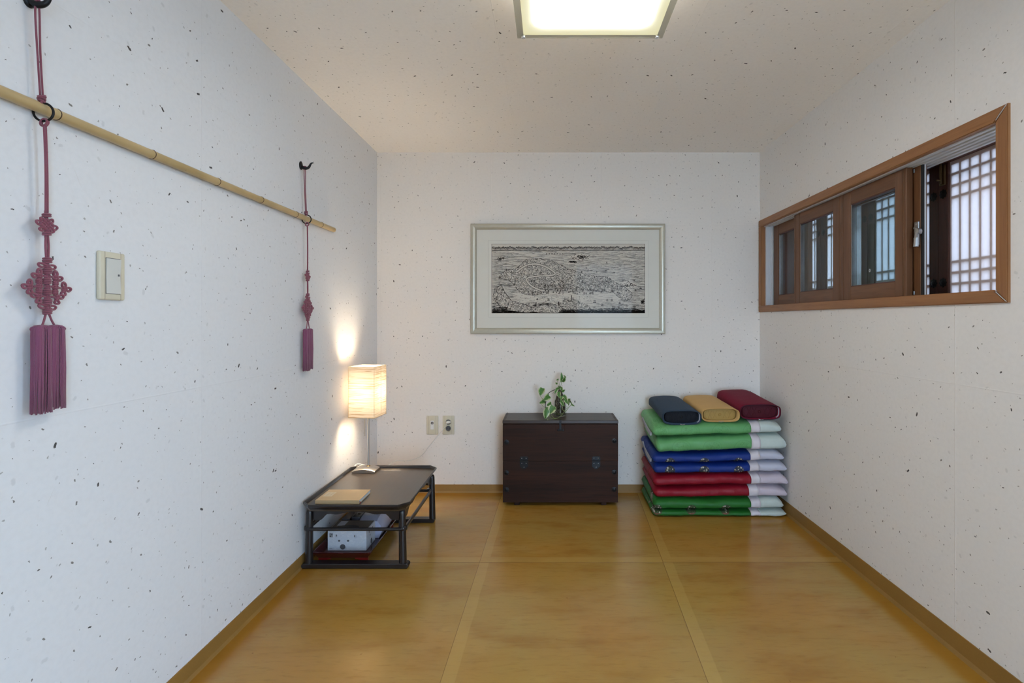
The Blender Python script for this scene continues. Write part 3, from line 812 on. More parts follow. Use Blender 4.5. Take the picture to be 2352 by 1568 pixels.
    bm = NB()
    for (x, y) in ((655, 592), (655, 740), (645, 880), (650, 1028), (655, 1165), (655, 1300)): wrap(bm, Z(x, y), .0145, 3, .0022)
    for (x, y) in ((650, 670), (655, 1235)):
        weave(bm, Z(x, y), .0044, .0050, .0025, 2)
        arc_loop(bm, Z(x-18, y-3), (-1, .1), .0155, .0105, .0025); arc_loop(bm, Z(x+18, y+3), (1, -.1), .0155, .0105, .0025)
    for (x, y) in ((655, 810), (655, 960), (655, 1100), (545, 945), (765, 960), (540, 1010), (770, 900), (540, 880), (765, 1030)):
        weave(bm, Z(x, y), .0043, .0056, .0025, 2)
    for (x, y, dirs) in ((545, 800, ((0, 1), (-1, -.05))), (768, 830, ((0, 1), (1, -.15))), (412, 952, ((-1, -.02), (0, 1), (0, -1))),
                         (890, 985, ((1, -.1), (-.1, 1), (-.2, -1))), (530, 1082, ((-1, .1), (.05, -1))), (788, 1100, ((1, .1), (0, -1)))):
        weave(bm, Z(x, y), .0044, .0052, .0026, 2, .1)
        for d in dirs: arc_loop(bm, Z(x, y)+Vector((0, d[0]*.0035, d[1]*.0035)), d, .0112, .0106, .0026)
    for a, b in (((470, 950), (640, 945)), ((700, 950), (850, 975)), ((560, 800), (650, 805)), ((660, 805), (750, 825)), ((540, 1080), (650, 1090)), ((660, 1090), (780, 1100)),
                 ((535, 820), (535, 1070)), ((560, 820), (560, 1060)), ((755, 850), (755, 1090)), ((780, 850), (780, 1090))):
        tube(bm, [Z(*a), Z(*b)], .0023, 6)
    for s_ in (-1, 1): tube(bm, [Z(655+s_*12, 600), Z(655+s_*12, 1300)], .0021, 6)
    obj('diamond_knot', bm, M['cord'], root, smooth='all')
    # tassels
    ztop = K(110, 750).z+dt; zbot = K(110, 944).z+dt
    bm = NB(); a0 = Z(655, 1318)
    cs = [K(94.5, 756)+d3, K(127, 754)+d3]
    for i, c in enumerate(cs):
        tube(bm, smooth_path([a0+Vector((0, (-.003, .003)[i], 0)), (a0+c)/2+Vector((0, (-.001, .001)[i], 0)), c+Vector((0, 0, .004))], 5), .0021, 7)
    obj('tassel_cord', bm, M['cord'], root, smooth='all')
    for i, c in enumerate(cs):
        bm = NB(); rnd = random.Random(i+3)
        hw, hd = .0162, .0105
        for j in range(64):
            a = 2*PI*j/64 if j < 40 else rnd.random()*2*PI
            q = 1 if j < 40 else rnd.random()**.5*.8
            yy = math.copysign(abs(math.cos(a))**.6, math.cos(a))*hw*q; xx = math.copysign(abs(math.sin(a))**.7, math.sin(a))*hd*q
            tx = rnd.uniform(-.0012, .0012); end = zbot+rnd.uniform(-.003, .004)+(.004 if i else 0)
            wob = rnd.uniform(-.0012, .0012)
            pts = [Vector((c.x+xx*.15, c.y+yy*.2, ztop+.003)), Vector((c.x+xx*.7, c.y+yy*.72, ztop+.0015)), Vector((c.x+xx*.97, c.y+yy*.97, ztop-.005)),
                   Vector((c.x+xx, c.y+yy, ztop-.02)), Vector((c.x+xx+wob, c.y+yy+tx, (ztop+zbot)/2)), Vector((c.x+xx-wob, c.y+yy*1.03+tx*1.5, end))]
            tube(bm, pts, rnd.uniform(.00105, .0015), 5)
        o = obj('tassel', bm, M['tassel'], root, smooth='all'); o['kind'] = 'stuff'
        bm = NB()
        for j in range(9):
            f = -1+2*j/8
            cc = Vector((c.x, c.y+f*hw*.85, ztop-.002-.003*f*f))
            tube(bm, [cc+Vector((math.cos(2*PI*k/10)*hd*(1.05-.35*f*f), .002*math.cos(2*PI*k/10), math.sin(2*PI*k/10)*.0052)) for k in range(10)], .0014, 5, closed=True)
        obj('tassel_head', bm, M['tassel'], root, smooth='all')
    return root
h1 = hanger('tassel_hanger', 'rose pink knotted cord with twin tassels beside the light switch', 0, 0, 0, 0)
h2 = hanger('tassel_hanger', 'rose pink knotted cord with tassels hanging near the pole end, towards the table lamp', -.012, -.020, -.032, 0)
dY = 2.262-1.0885
h2.location.y += dY; h2.location.z += .0045
# wall hooks
def hook(y, z, label):
    bm = NB()
    lathe(bm, (XL+.007, y, z), [(.012, -.007), (.013, -.003), (.009, 0), (.0002, .002)], 14, 'X')
    for v in bm.verts: v.co.z = z+(v.co.z-z)*1.5
    pts = smooth_path([(XL+.004, y, z-.004), (XL+.020, y, z-.013), (XL+.036, y+.002, z-.008), (XL+.046, y+.004, z+.010), (XL+.056, y+.006, z+.014)], 5)
    n = len(pts)
    tube(bm, pts, [.0075*(1-.75*(i/(n-1))**1.5) for i in range(n)], 10)
    o = obj('wall_hook', bm, M['iron'], None, smooth='all', pivot=(XL, y, z)); tag(o, label, 'hook', 'black iron wall hooks'); return o
hook(1.0745, 1.803, 'black iron hook cut off by the top edge, over the light switch')
hook(2.248, 1.808, 'small curved black iron hook on the left wall above the pole end')

# ------------------------------------------------------------------ light switch
c = Vector((XL, 1.271, 1.2255))
sw = thing('light_switch', 'cream wall switch plate with a wide rocker on the left wall', 'switch', c)
bm = NB(); box(bm, XL, XL+.011, c.y-.037, c.y+.037, c.z-.0605, c.z+.0605, .004, 3); obj('switch_plate', bm, M['cream_plastic'], sw, smooth=True)
bm = NB()
for q in ((-.0235, -.0225), (.0225, .0235)): box(bm, XL+.0108, XL+.0114, c.y+q[0], c.y+q[1], c.z-.060, c.z+.060)
obj('plate_groove', bm, M['print_grey'], sw)
bm = NB(); box(bm, XL+.008, XL+.0118, c.y-.0215, c.y+.0215, c.z-.0455, c.z+.0455, .001); obj('rocker_surround', bm, M['socket_dark'], sw)
bm = NB(); prism(bm, [(XL+.008, c.z-.0445), (XL+.0140, c.z-.0445), (XL+.0125, c.z), (XL+.0145, c.z+.0435), (XL+.008, c.z+.0435)], c.y-.0207, c.y+.0207, 'Y')
rk = obj('rocker', bm, M['rocker'], sw)
bm = NB(); box(bm, XL+.0128, XL+.0140, c.y+.0125, c.y+.0165, c.z+.0005, c.z+.0055); obj('indicator', bm, M['socket_dark'], rk)

# ------------------------------------------------------------------ wall outlets
def plate(cx, label, name):
    z = .4356
    t_ = thing(name, label, 'outlet', (cx, YB, z))
    bm = NB(); box(bm, cx-.0375, cx+.0375, YB-.009, YB, z-.0605, z+.0605, .0035, 3); obj('face_plate', bm, M['cream_plastic'], t_, smooth=True)
    bm = NB()
    for q in (-.0235, .0225): box(bm, cx+q, cx+q+.001, YB-.0094, YB-.0088, z-.059, z+.059)
    obj('plate_groove', bm, M['print_grey'], t_)
    return t_
p1 = plate(-.760, 'cream aerial socket plate, the one further from the corded plug', 'antenna_outlet'); z = .4356; cx = -.760
bm = NB(); box(bm, cx-.0135, cx+.0135, YB-.0115, YB-.0085, z-.033, z+.036, .0012); obj('insert', bm, M['cream_plastic'], p1)
bm = NB(); box(bm, cx-.0110, cx+.0110, YB-.0130, YB-.011, z-.027, z+.030, .001); obj('insert_face', bm, M['white_plastic'], p1)
bm = NB(); tube(bm, [(cx+.0065*math.cos(2*PI*k/20), YB-.0135, z+.0145+.0065*math.sin(2*PI*k/20)) for k in range(20)], .0020, 6, closed=True); obj('coaxial_ring', bm, M['black'], p1, smooth='all')
p2 = plate(-.656, 'cream double mains outlet with a white plug in its upper socket', 'power_outlet'); cx = -.656
for zz in (z+.020, z-.020):
    bm = NB(); lathe(bm, (cx, YB, zz), [(.0185, -.0125), (.0185, -.0085), (.0165, -.0085), (.0165, -.0120)], 28, 'Y', cap=False)
    s_ = obj('socket_rim', bm, M['cream_plastic'], p2, smooth=True)
    bm = NB(); lathe(bm, (cx, YB, zz), [(.0002, -.0098), (.0164, -.0096), (.0165, -.012)], 28, 'Y', cap=False); obj('socket_well', bm, M['socket_dark'], s_)
    for dx in (-.0095, .0095):
        bm = NB(); lathe(bm, (cx+dx*.8, YB, zz+.001), [(.0023, -.0104), (.0023, -.0098)], 10, 'Y'); obj('pin_hole', bm, M['black'], s_)
    bm = NB(); box(bm, cx-.004, cx+.004, YB-.0135, YB-.010, zz-.0165, zz-.0125, .001); obj('earth_clip', bm, M['chrome'], s_)
# lamp cord with plug
PWX, PWZ = cx, z+.020

# ------------------------------------------------------------------ low lacquered table
T = thing('low_table', 'low black-brown lacquered table with clipped corners and scalloped apron', 'table', (-.87, 2.51, 0))
tx0, tx1, ty0, ty1, cc_ = -1.108, -.626, 2.203, 2.812, .044
def octo(i, z): 
    return [Vector(p+(z,)) for p in ((tx0+cc_, ty0+i), (tx1-cc_, ty0+i), (tx1-i, ty0+cc_), (tx1-i, ty1-cc_), (tx1-cc_, ty1-i), (tx0+cc_, ty1-i), (tx0+i, ty1-cc_), (tx0+i, ty0+cc_))]
bm = NB()
loft(bm, [octo(.026, .264), octo(.020, .272), octo(.006, .284), octo(0, .292), octo(0, .298), octo(.003, .3005), octo(.007, .300), octo(.010, .296), octo(.014, .2872)], cap=False)
obj('table_rim', bm, M['lacquer'], T)
bm = NB(); loft(bm, [octo(.020, .266), octo(.0145, .2866)]); obj('tabletop', bm, M['tabletop'], T)
# apron profile: fraction across and drop
prof = [(0, .262), (0, .214), (.085, .216), (.105, .222), (.125, .232), (.155, .2415), (.20, .2425), (.25, .2400), (.29, .2405), (.34, .2455), (.40, .2500), (.50, .2515)]
prof = prof+[(1-f_, z_) for f_, z_ in reversed(prof[:-1])]
ax0, ax1, ay0, ay1 = tx0+.030, tx1-.030, ty0+.040, ty1-.040
for yy in (ay0, ay1-.014):
    bm = NB(); prism(bm, [(ax0+.02+(ax1-ax0-.04)*f_, z_+.004) for f_, z_ in prof], yy, yy+.014, 'Y'); obj('apron', bm, M['lacquer'], T)
for xx in (ax0, ax1-.014):
    bm = NB(); prism(bm, [(ay0+.02+(ay1-ay0-.04)*f_, z_+.004) for f_, z_ in prof], xx, xx+.014, 'X'); obj('apron', bm, M['lacquer'], T)
legs = [(-1.088, 2.262), (-.664, 2.262), (-1.086, 2.770), (-.650, 2.770)]
# corner brackets behind legs
for (lx, ly) in legs:
    sx = 1 if lx > -.87 else -1; sy = 1 if ly > 2.5 else -1
    bm = NB(); rings = []
    for z_, r_, k_ in ((.018, .0175, 0), (.10, .0165, .25), (.20, .0155, .65), (.246, .0150, .9), (.256, .0130, .95), (.261, .008, 1)):
        ccx = lx-sx*.004*k_*1.0; ccy = ly-sy*.0*k_
        rings.append([Vector((ccx+r_*math.cos(2*PI*k/18), ccy+r_*math.sin(2*PI*k/18), z_)) for k in range(18)])
    loft(bm, rings); obj('leg', bm, M['lacquer'], T, smooth=True)
    bm = NB(); a_, b_ = (lx-sx*.004, ly)
    M_ = Matrix.Translation((a_-sx*.012, b_-sy*-.0+sy*-.012, 0)) @ Matrix.Rotation(math.atan2(sy, sx)+PI/2, 4, 'Z')
    box(bm, -.020, .020, -.005, .005, .214, .268, .002, M=M_); obj('corner_bracket', bm, M['lacquer'], T)
for (ly) in (2.262, 2.770):
    bm = NB()
    xl, xr = -1.116, -.636
    pl = [(xl+.006, 0), (xr-.006, 0), (xr, .006), (xr, .015), (xr-.006, .021), (xl+.006, .021), (xl, .015), (xl, .006)]
    prism(bm, pl, ly-.019, ly+.021, 'Y'); bmesh.ops.bevel(bm, geom=[e for e in bm.edges], offset=.002, segments=1, affect='EDGES')
    obj('runner', bm, M['lacquer'], T)
    bm = NB(); tube(bm, [(-1.088, ly-.014, .176), (-.660, ly-.014, .176)], .0075, 10); obj('stretcher', bm, M['lacquer'], T, smooth=True)
for lx in (-1.090, -.654):
    bm = NB(); tube(bm, [(lx, 2.245, .177), (lx, 2.785, .177)], .0095, 10, flat=(1.1, .7)); obj('stretcher', bm, M['lacquer'], T, smooth=True)
    for ly in (2.262, 2.770):
        bm = NB(); lathe(bm, (lx+(.0 if lx < -.9 else -.008), ly, .168), [(.0165, 0), (.0185, .003), (.0185, .014), (.0165, .017)], 18); obj('leg_collar', bm, M['lacquer'], T, smooth=True)

# ------------------------------------------------------------------ book
zb = .2872
bk = thing('book', 'kraft-covered paperback book with a pale label lying on the low table', 'book', (-.957, 2.324, zb))
bx0, bx1, by0, by1 = -1.056, -.858, 2.251, 2.397
bm = NB(); box(bm, bx0+.001, bx1-.002, by0+.0015, by1-.001, zb+.0012, zb+.0150); obj('page_block', bm, M['pages'], bk)
bm = NB(); box(bm, bx0, bx1, by0, by1, zb+.0150, zb+.0166, .0004); box(bm, bx0, bx1, by0, by1, zb, zb+.0013); box(bm, bx0, bx1, by0, by0+.0014, zb, zb+.0166, .0005)
obj('cover', bm, M['bookcover'], bk)
bm = NB(); box(bm, bx0+.010, bx0+.052, by0+.052, by0+.108, zb+.0166, zb+.0168)
lb = obj('title_label', bm, M['book_label'], bk)
bm = NB(); rnd = random.Random(5)
for r_ in range(2):
    for k in range(5):
        x_ = bx0+.020+r_*.016; y_ = by0+.100-k*.0085
        for s_ in range(3):
            box(bm, x_+rnd.uniform(0, .004), x_+rnd.uniform(.005, .008), y_-s_*.0022, y_-s_*.0022+.0007, zb+.0168, zb+.0169)
obj('label_print', bm, M['print_grey'], lb)
bm = NB(); tube(bm, smooth_path([(bx1-.004, by0+.012, zb+.008), (bx1+.003, by0+.008, zb+.006), (bx1+.006, by0+.001, zb+.0015)], 4), .0016, 6, flat=(.3, 1.6)); obj('bookmark_ribbon', bm, M['ribbon'], bk)

# ------------------------------------------------------------------ table lamp
LXc, LYc = -1.003, 2.765
lp = thing('table_lamp', 'lit table lamp with a square crinkled paper shade on a steel stem', 'lamp', (LXc, LYc, zb))
bm = NB(); rings = []
bw, bd = .062, .056
for i in range(13):       # arched pillow base, curved along its length
    f_ = -1+2*i/12; x_ = LXc-.004+f_*bw; zt = zb+.010+.013*(1-f_*f_*.9)
    zz0 = zb+.0005
    rings.append([Vector((x_, LYc-bd-.008, zz0)), Vector((x_, LYc+bd-.008-.022, zz0)), Vector((x_, LYc+bd-.008-.022, zt-.003)), Vector((x_, LYc+bd-.014-.022, zt)), Vector((x_, LYc-bd-.004, zt)), Vector((x_, LYc-bd-.008, zt-.003))])
loft(bm, rings); obj('lamp_base', bm, M['steel'], lp, smooth=True)
bm = NB(); tube(bm, [(LXc, LYc, zb+.020), (LXc, LYc, .74)], .0055, 12); obj('stem', bm, M['steel'], lp, smooth=True)
bm = NB(); lathe(bm, (LXc, LYc, zb+.020), [(.011, 0), (.011, .003), (.007, .006)], 16); obj('stem_collar', bm, M['brass'], lp, smooth=True)
bm = NB(); tube(bm, [(LXc-.019, LYc, .62), (LXc-.019, LYc, .475)], .0022, 6); obj('pull_chain', bm, M['steel'], lp, smooth=True)
bm = NB(); lathe(bm, (LXc, LYc, .640), [(.012, 0), (.014, .01), (.014, .05), (.010, .055)], 14); obj('lamp_holder', bm, M['white_plastic'], lp, smooth=True)
bm = NB(); bmesh.ops.create_uvsphere(bm, u_segments=16, v_segments=10, radius=.024, matrix=Matrix.Translation((LXc, LYc, .718)))
bulb = obj('bulb', bm, M['bulb'], lp, smooth='all')
th = math.radians(-7); ca, sa = math.cos(th), math.sin(th)
def SH(u, v, z): return Vector((LXc+u*ca-v*sa, LYc-.008+u*sa+v*ca, z))
S_, z0, z1 = .073, .588, .863
def side_pts(n=12):
    out = []
    crn = [(-S_, -S_), (S_, -S_), (S_, S_), (-S_, S_)]
    for a in range(4):
        p, q = crn[a], crn[(a+1) % 4]
        for k in range(n):
            f_ = k/n; out.append((p[0]+(q[0]-p[0])*f_, p[1]+(q[1]-p[1])*f_))
    return out
bm = NB(); sp = side_pts(); rings = []
nz = 60
for i in range(nz+1):
    z_ = z0+(z1-z0)*i/nz; ring = []
    for (u, v) in sp:
        nrm = noise.noise(Vector((u*14, v*14, z_*130)))*.0011+noise.noise(Vector((u*10, v*10, z_*40)))*.0010
        ed = min(1, (S_-min(abs(u), abs(v)))/.02)
        k_ = 1+nrm/S_*ed
        dz = noise.noise(Vector((u*25, v*25, 3)))*.0012 if i in (0, nz) else 0
        ring.append(SH(u*k_, v*k_, z_+dz))
    rings.append(ring)
vr = loft(bm, rings, cap=False); obj('lamp_shade', bm, M['shade'], lp, smooth='all')
bm = NB()
for zz in (z0+.001, z1-.001):
    tube(bm, [SH(u, v, zz) for (u, v) in ((-S_, -S_), (S_, -S_), (S_, S_), (-S_, S_))], .0013, 5, closed=True)
for (u, v) in ((S_, -S_), (-S_, -S_), (S_, S_), (-S_, S_)): tube(bm, [SH(u*.99, v*.99, z0), SH(u*.99, v*.99, z1)], .0010, 5)
for u in (-1, 1): tube(bm, [SH(u*S_, 0, z0+.012), SH(LXc*0, 0, z0+.012)], .0012, 5)
obj('shade_wire', bm, M['bookcover'], lp)
bm = NB(); tube(bm, [SH(S_+.0012, .006, z0), SH(S_+.0012, .006, z1)], .0008, 5); obj('shade_seam', bm, M['bookcover'], lp)
L = bpy.data.lights.new('bulb_light', 'POINT'); L.energy = LAMP_W; L.color = LAMP_COL; L.shadow_soft_size = .058
lo = bpy.data.objects.new('bulb_light', L); C.objects.link(lo); lo.parent = lp; lo.location = (0, -.0, .718-zb)
bulb.visible_shadow = True
bulb.data.materials[0] = M['bulb']

# lamp cord
bm = NB()
def cz_(x, y, Y): return AY(x, y, Y)
pts = [(-1.02, 2.785, zb+.014), (-1.045, 2.800, zb+.018), (-1.078, 2.790, zb+.008), (-1.088, 2.800, .303), (-1.075, 2.818, .305), (-1.02, 2.830, .29), (-.95, 2.86, .27),
       AY(896, 1066, 3.05), AY(909, 1058, 3.12), AY(942, 1057, 3.19), AY(968, 1045.5, 3.22), AY(985, 1025.6, 3.222), AY(1005, 1002, 3.222), AY(1018, 986, 3.218), (PWX-.006, YB-.030, PWZ-.004), (PWX, YB-.016, PWZ)]
tube(bm, smooth_path(pts, 6), .0021, 7)
cd = thing('lamp_cord', 'thin cream lamp cord running up the back wall to the outlet', 'cord', (-.9, 3.05, .3))
obj('cord', bm, M['white_plastic'], cd, smooth='all')
bm = NB(); lathe(bm, (PWX, YB-.030, PWZ), [(.005, -.006), (.009, -.003), (.0155, .006), (.0158, .017), (.0158, .0195)], 20, 'Y')
for v in bm.verts: v.co.z = PWZ+(v.co.z-PWZ)*.62
obj('plug', bm, M['white_plastic'], cd, smooth=True)

# ------------------------------------------------------------------ tray, tissue box, device
tr = thing('serving_tray', 'dark red lacquered rectangular tray on the floor under the low table', 'tray', (-.955, 2.50, 0))
rx0, rx1, ry0, ry1 = -1.090, -.819, 2.288, 2.715
def rect(i, z): return [Vector((rx0+i, ry0+i, z)), Vector((rx1-i, ry0+i, z)), Vector((rx1-i, ry1-i, z)), Vector((rx0+i, ry1-i, z))]
bm = NB(); loft(bm, [rect(.022, .018), rect(.019, .023), rect(.012, .033), rect(.001, .047), rect(0, .051), rect(.004, .0515), rect(.008, .048), rect(.020, .026)]); obj('tray_body', bm, M['red_lacquer'], tr)
for (a0, a1) in ((rx0+.022, rx0+.080), (rx1-.080, rx1-.022)):
    for (b0, b1) in ((ry0+.022, ry0+.036), (ry1-.036, ry1-.022)):
        bm = NB(); lft = a0 < -.95
        poly = [(a0, .018), (a0, 0), (a0+.024, 0), (a0+.040, .009), (a1, .014), (a1, .018)] if lft else [(a0, .018), (a0, .014), (a1-.040, .009), (a1-.024, 0), (a1, 0), (a1, .018)]
        prism(bm, poly, b0, b1, 'Y'); obj('tray_foot', bm, M['red_foot'], tr)
tb = thing('tissue_box', 'tissue box printed with a white bear face standing in the red tray', 'tissue box', (-.957, 2.42, .026))
qx0, qx1, qy0, qy1, qz0, qz1 = -1.049, -.866, 2.362, 2.484, .0262, .1215
bm = NB(); box(bm, qx0, qx1, qy0, qy1, qz0, qz1, .002, 2); obj('carton', bm, M['fur_print'], tb)
bm = NB(); box(bm, qx0+.004, qx1-.004, qy0+.006, qy1-.004, qz1, qz1+.0006); tp = obj('top_print', bm, M['box_top'], tb)
bm = NB(); lathe(bm, (0, 0, qz1+.0007), [(.052, 0), (.052, .0006)], 28)
for v in bm.verts: v.co = Vector(((qx0+qx1)/2-.010+v.co.x, (qy0+qy1)/2-.024+v.co.y*.50, v.co.z))
obj('tissue_slot', bm, M['box_slot'], tp)
bm = NB(); box(bm, qx0+.020, qx0+.055, qy0+.055, qy1-.012, qz1+.0006, qz1+.0010); obj('top_label', bm, M['fur_shadow'], tp)
def disc(bm, x, z, rx, rz, y, mi=0, n=16, wob=0):
    pts = [Vector((x+rx*math.cos(2*PI*k/n)*(1+wob*math.sin(3*k)), y, z+rz*math.sin(2*PI*k/n))) for k in range(n)]
    loft(bm, [pts, [p+Vector((0, .0004, 0)) for p in pts]], mi=mi)
# print positions measured across the front of the box
def BF(x, z): # x,z in fractions of the front face
    return qx0+(qx1-qx0)*x, qz1-(qz1-qz0)*z
yp = qy0-.0004
for nm, fx, fz, a, b, wob_ in (('printed_eye', .30, .50, .0052, .0045, 0), ('printed_eye', .53, .50, .0058, .0045, 0), ('printed_nose', .39, .80, .0130, .0125, .06),
                         ('printed_ear', .235, .24, .0022, .0048, 0), ('printed_ear', .70, .27, .0026, .0050, 0)):
    bm = NB(); X_, Z_ = BF(fx, fz); disc(bm, X_, Z_, a, b, yp, wob=wob_); obj(nm, bm, M['socket_dark'], tb)
for (fx, fz, a, b) in ((.22, .26, .006, .008), (.72, .29, .008, .009), (.42, .86, .014, .006)):
    bm = NB(); X_, Z_ = BF(fx, fz); disc(bm, X_, Z_, a, b, qy0-.0001); obj('printed_fur', bm, M['fur_shadow'], tb)
bm = NB(); X_, Z_ = BF(.055, .13); u = .0023
for (i, j, wd, hh) in ((0, 0, 1, 8), (5, 0, 1, 3), (0, 0, 6, 1), (2, 2, 3, 1), (0, 3, 6, 1), (2, 4, 1, 2), (4, 4, 2, 1), (0, 6, 3, 1), (4, 6, 2, 2), (1, 7, 4, 1)):
    box(bm, X_+i*u, X_+(i+wd)*u, yp, yp+.0004, Z_-(j+hh)*u, Z_-j*u)
X_, Z_ = BF(.05, .90)
for k in range(6): box(bm, X_+k*.0024, X_+k*.0024+.0016, yp, yp+.0004, Z_, Z_+.0018)
obj('box_lettering', bm, M['black'], tb, kind='stuff')
bm = NB()
for (fy, fz, ry_, rz_) in ((.30, .22, .004, .006), (.40, .42, .003, .005), (.55, .80, .011, .014), (.68, .20, .005, .006)):
    y_ = qy0+(qy1-qy0)*fy; z_ = qz1-(qz1-qz0)*fz
    pts = [Vector((qx1+.0001, y_+ry_*math.cos(2*PI*k/12), z_+rz_*math.sin(2*PI*k/12))) for k in range(12)]
    loft(bm, [pts, [p+Vector((.0004, 0, 0)) for p in pts]])
obj('side_print', bm, M['socket_dark'], tb, kind='stuff')
dv = thing('plastic_device', 'pale lavender plastic device with a hinged lid in the tray behind the tissue box', 'device', (-.93, 2.58, .026))
bm = NB(); rings = []
for i in range(9):
    f_ = -1+2*i/8; y_ = 2.585+f_*.082; k_ = 1-.12*abs(f_)**3
    x0_, x1_ = -.955, -.842
    rings.append([Vector((x0_, y_, .0265)), Vector((x1_-.012, y_, .0265)), Vector((x1_+.004*k_, y_, .060)), Vector((x1_-.004, y_, .100*k_)), Vector((x1_-.022, y_, .124*k_)), Vector((x0_+.02, y_, .128*k_)), Vector((x0_, y_, .120*k_))])
loft(bm, rings); bmesh.ops.bevel(bm, geom=[e for e in bm.edges if e.is_boundary is False and e.calc_face_angle(0) > .5], offset=.004, segments=2, affect='EDGES')
obj('device_body', bm, M['pale_device'], dv, smooth=True)
bm = NB(); box(bm, -.944, -.880, 2.53, 2.63, .1275, .1300, .001); obj('clear_window', bm, M['pic_glass'], dv)
bm = NB(); box(bm, -1.000, -.957, 2.52, 2.655, .0265, .123, .004); obj('grey_panel', bm, M['grey_device'], dv)
bm = NB(); tube(bm, [(-.975+.008*math.cos(2*PI*k/14), 2.56+.010*math.sin(2*PI*k/14), .1240) for k in range(14)], .0012, 5, closed=True); obj('round_emblem', bm, M['black'], dv)
gb = NB(); box(gb, -1.046, -1.006, 2.51, 2.65, .0265, .118, .003)
tag(obj('small_box', gb, M['grey_device'], None, pivot=(-1.026, 2.58, .0265)), 'dark grey carton in the tray between the plastic device and the wall', 'box')

# ------------------------------------------------------------------ framed print
pc = thing('framed_print', 'old engraving of an island town in a champagne frame on the back wall', 'picture', (.11, YB, 1.38))
fx0, fx1, fz0, fz1 = -.5105, .7430, 1.026, 1.7355
fy = YB-.022; fw = .0375
def fpiece(poly_o, name):
    pass
def frame_bar(a, b, a2, b2):
    """mitred bar: outer a-b, inner a2-b2 as (x,z)"""
    bm = NB(); rings = []
    for (o_, i_) in ((a, a2), (b, b2)):
        o_ = Vector((o_[0], 0, o_[1])); i_ = Vector((i_[0], 0, i_[1])); ring = []
        for f_, y_ in ((0, YB-.001), (0, fy+.004), (.08, fy), (.30, fy-.0015), (.62, fy+.001), (.88, fy+.006), (1, fy+.010), (1, YB-.001)):
            p = o_.lerp(i_, f_); p.y = y_; ring.append(p)
        rings.append(ring)
    loft(bm, rings); obj('frame_bar', bm, M['frame'], pc, smooth=True)
o_ = [(fx0, fz0), (fx1, fz0), (fx1, fz1), (fx0, fz1)]; i_ = [(fx0+fw, fz0+fw), (fx1-fw, fz0+fw), (fx1-fw, fz1-fw), (fx0+fw, fz1-fw)]
for k in range(4): frame_bar(o_[k], o_[(k+1) % 4], i_[k], i_[(k+1) % 4])
px0, px1, pz0, pz1 = -.3770, .6145, 1.1585, 1.6065
my = YB-.010
bm = NB()
a0, a1, b0, b1 = fx0+fw-.004, fx1-fw+.004, fz0+fw-.004, fz1-fw+.004
for q in ((a0, px0, b0, b1), (px1, a1, b0, b1), (px0, px1, b0, pz0), (px0, px1, pz1, b1)): box(bm, q[0], q[1], my, my+.003, q[2], q[3])
mt = obj('picture_mat', bm, M['mat'], pc)
bm = NB()
def rect_line(bm, x0, x1, z0_, z1_, wd, y):
    for q in ((x0, x1, z0_, z0_+wd), (x0, x1, z1_-wd, z1_), (x0, x0+wd, z0_, z1_), (x1-wd, x1, z0_, z1_)): box(bm, q[0], q[1], y, y+.0003, q[2], q[3])
rect_line(bm, px0-.022, px1+.021, pz0-.026, pz1+.024, .0011, my-.0003); obj('ruled_line', bm, M['line'], mt)
bm = NB(); box(bm, px0-.003, px1+.003, my+.0022, my+.0035, pz0-.003, pz1+.003); pr = obj('print_sheet', bm, M['print_paper'], pc)
bm = NB(); box(bm, fx0+fw-.003, fx1-fw+.003, fy+.0065, fy+.0085, fz0+fw-.003, fz1-fw+.003); obj('picture_glass', bm, M['pic_glass'], pc)
# engraving: short ink strokes on the sheet.  u 0..1 left to right, v 0..1 top to bottom
W_, H_ = px1-px0, pz1-pz0; iy = my+.0018
verts, faces, fm = [], [], []
def quad(p, mi=0):
    b = len(verts)
    for (u, v) in p: verts.append((px0+u*W_, iy, pz1-v*H_))
    faces.append((b, b+1, b+2, b+3)); fm.append(mi)
asp = W_/H_
def stroke(u, v, L_, ang, wd, mi=0, taper=.3):
    """L_, wd as fractions of the sheet height"""
    dx, dz = math.cos(ang)*L_/2/asp, -math.sin(ang)*L_/2
    nx, nz_ = math.sin(ang)*wd/2/asp, math.cos(ang)*wd/2
    c_ = lambda a: min(.998, max(.002, a))
    quad([(c_(u-dx-nx*taper), c_(v-dz-nz_*taper)), (c_(u-dx+nx*taper), c_(v-dz+nz_*taper)), (c_(u+dx+nx), c_(v+dz+nz_)), (c_(u+dx-nx), c_(v+dz-nz_))], mi)
R = random.Random(11)
def U(a): return (a-325)/1658.0     # from the enlargement of the photo
def V(b): return (b-328)/748.0
def interp(tab, x):
    if x <= tab[0][0]: return tab[0][1]
    for (x0_, y0_), (x1_, y1_) in zip(tab, tab[1:]):
        if x <= x1_: return y0_+(y1_-y0_)*(x-x0_)/(x1_-x0_)
    return tab[-1][1]
top = [(400, 690), (470, 615), (600, 590), (690, 500), (760, 490), (860, 488), (960, 500), (1060, 545), (1150, 590), (1300, 645), (1420, 670), (1590, 688), (1640, 730), (1760, 790), (1850, 860)]
bot = [(400, 700), (500, 715), (560, 760), (620, 840), (700, 872), (800, 880), (880, 860), (920, 820), (1100, 806), (1300, 818), (1500, 842), (1640, 850), (1700, 905), (1760, 948), (1820, 930), (1850, 880)]
canal = [(600, 625), (700, 560), (800, 545), (900, 570), (985, 620), (1010, 650), (960, 668), (800, 678), (710, 700), (715, 740), (770, 790), (860, 828), (930, 835)]
cpts = smooth_path([(a, b, 0) for a, b in canal], 8)
def dcanal(a, b): return min(math.hypot(a-p.x, (b-p.y)) for p in cpts)
def on_isle(a, b): return 400 < a < 1850 and interp(top, a) < b < interp(bot, a)
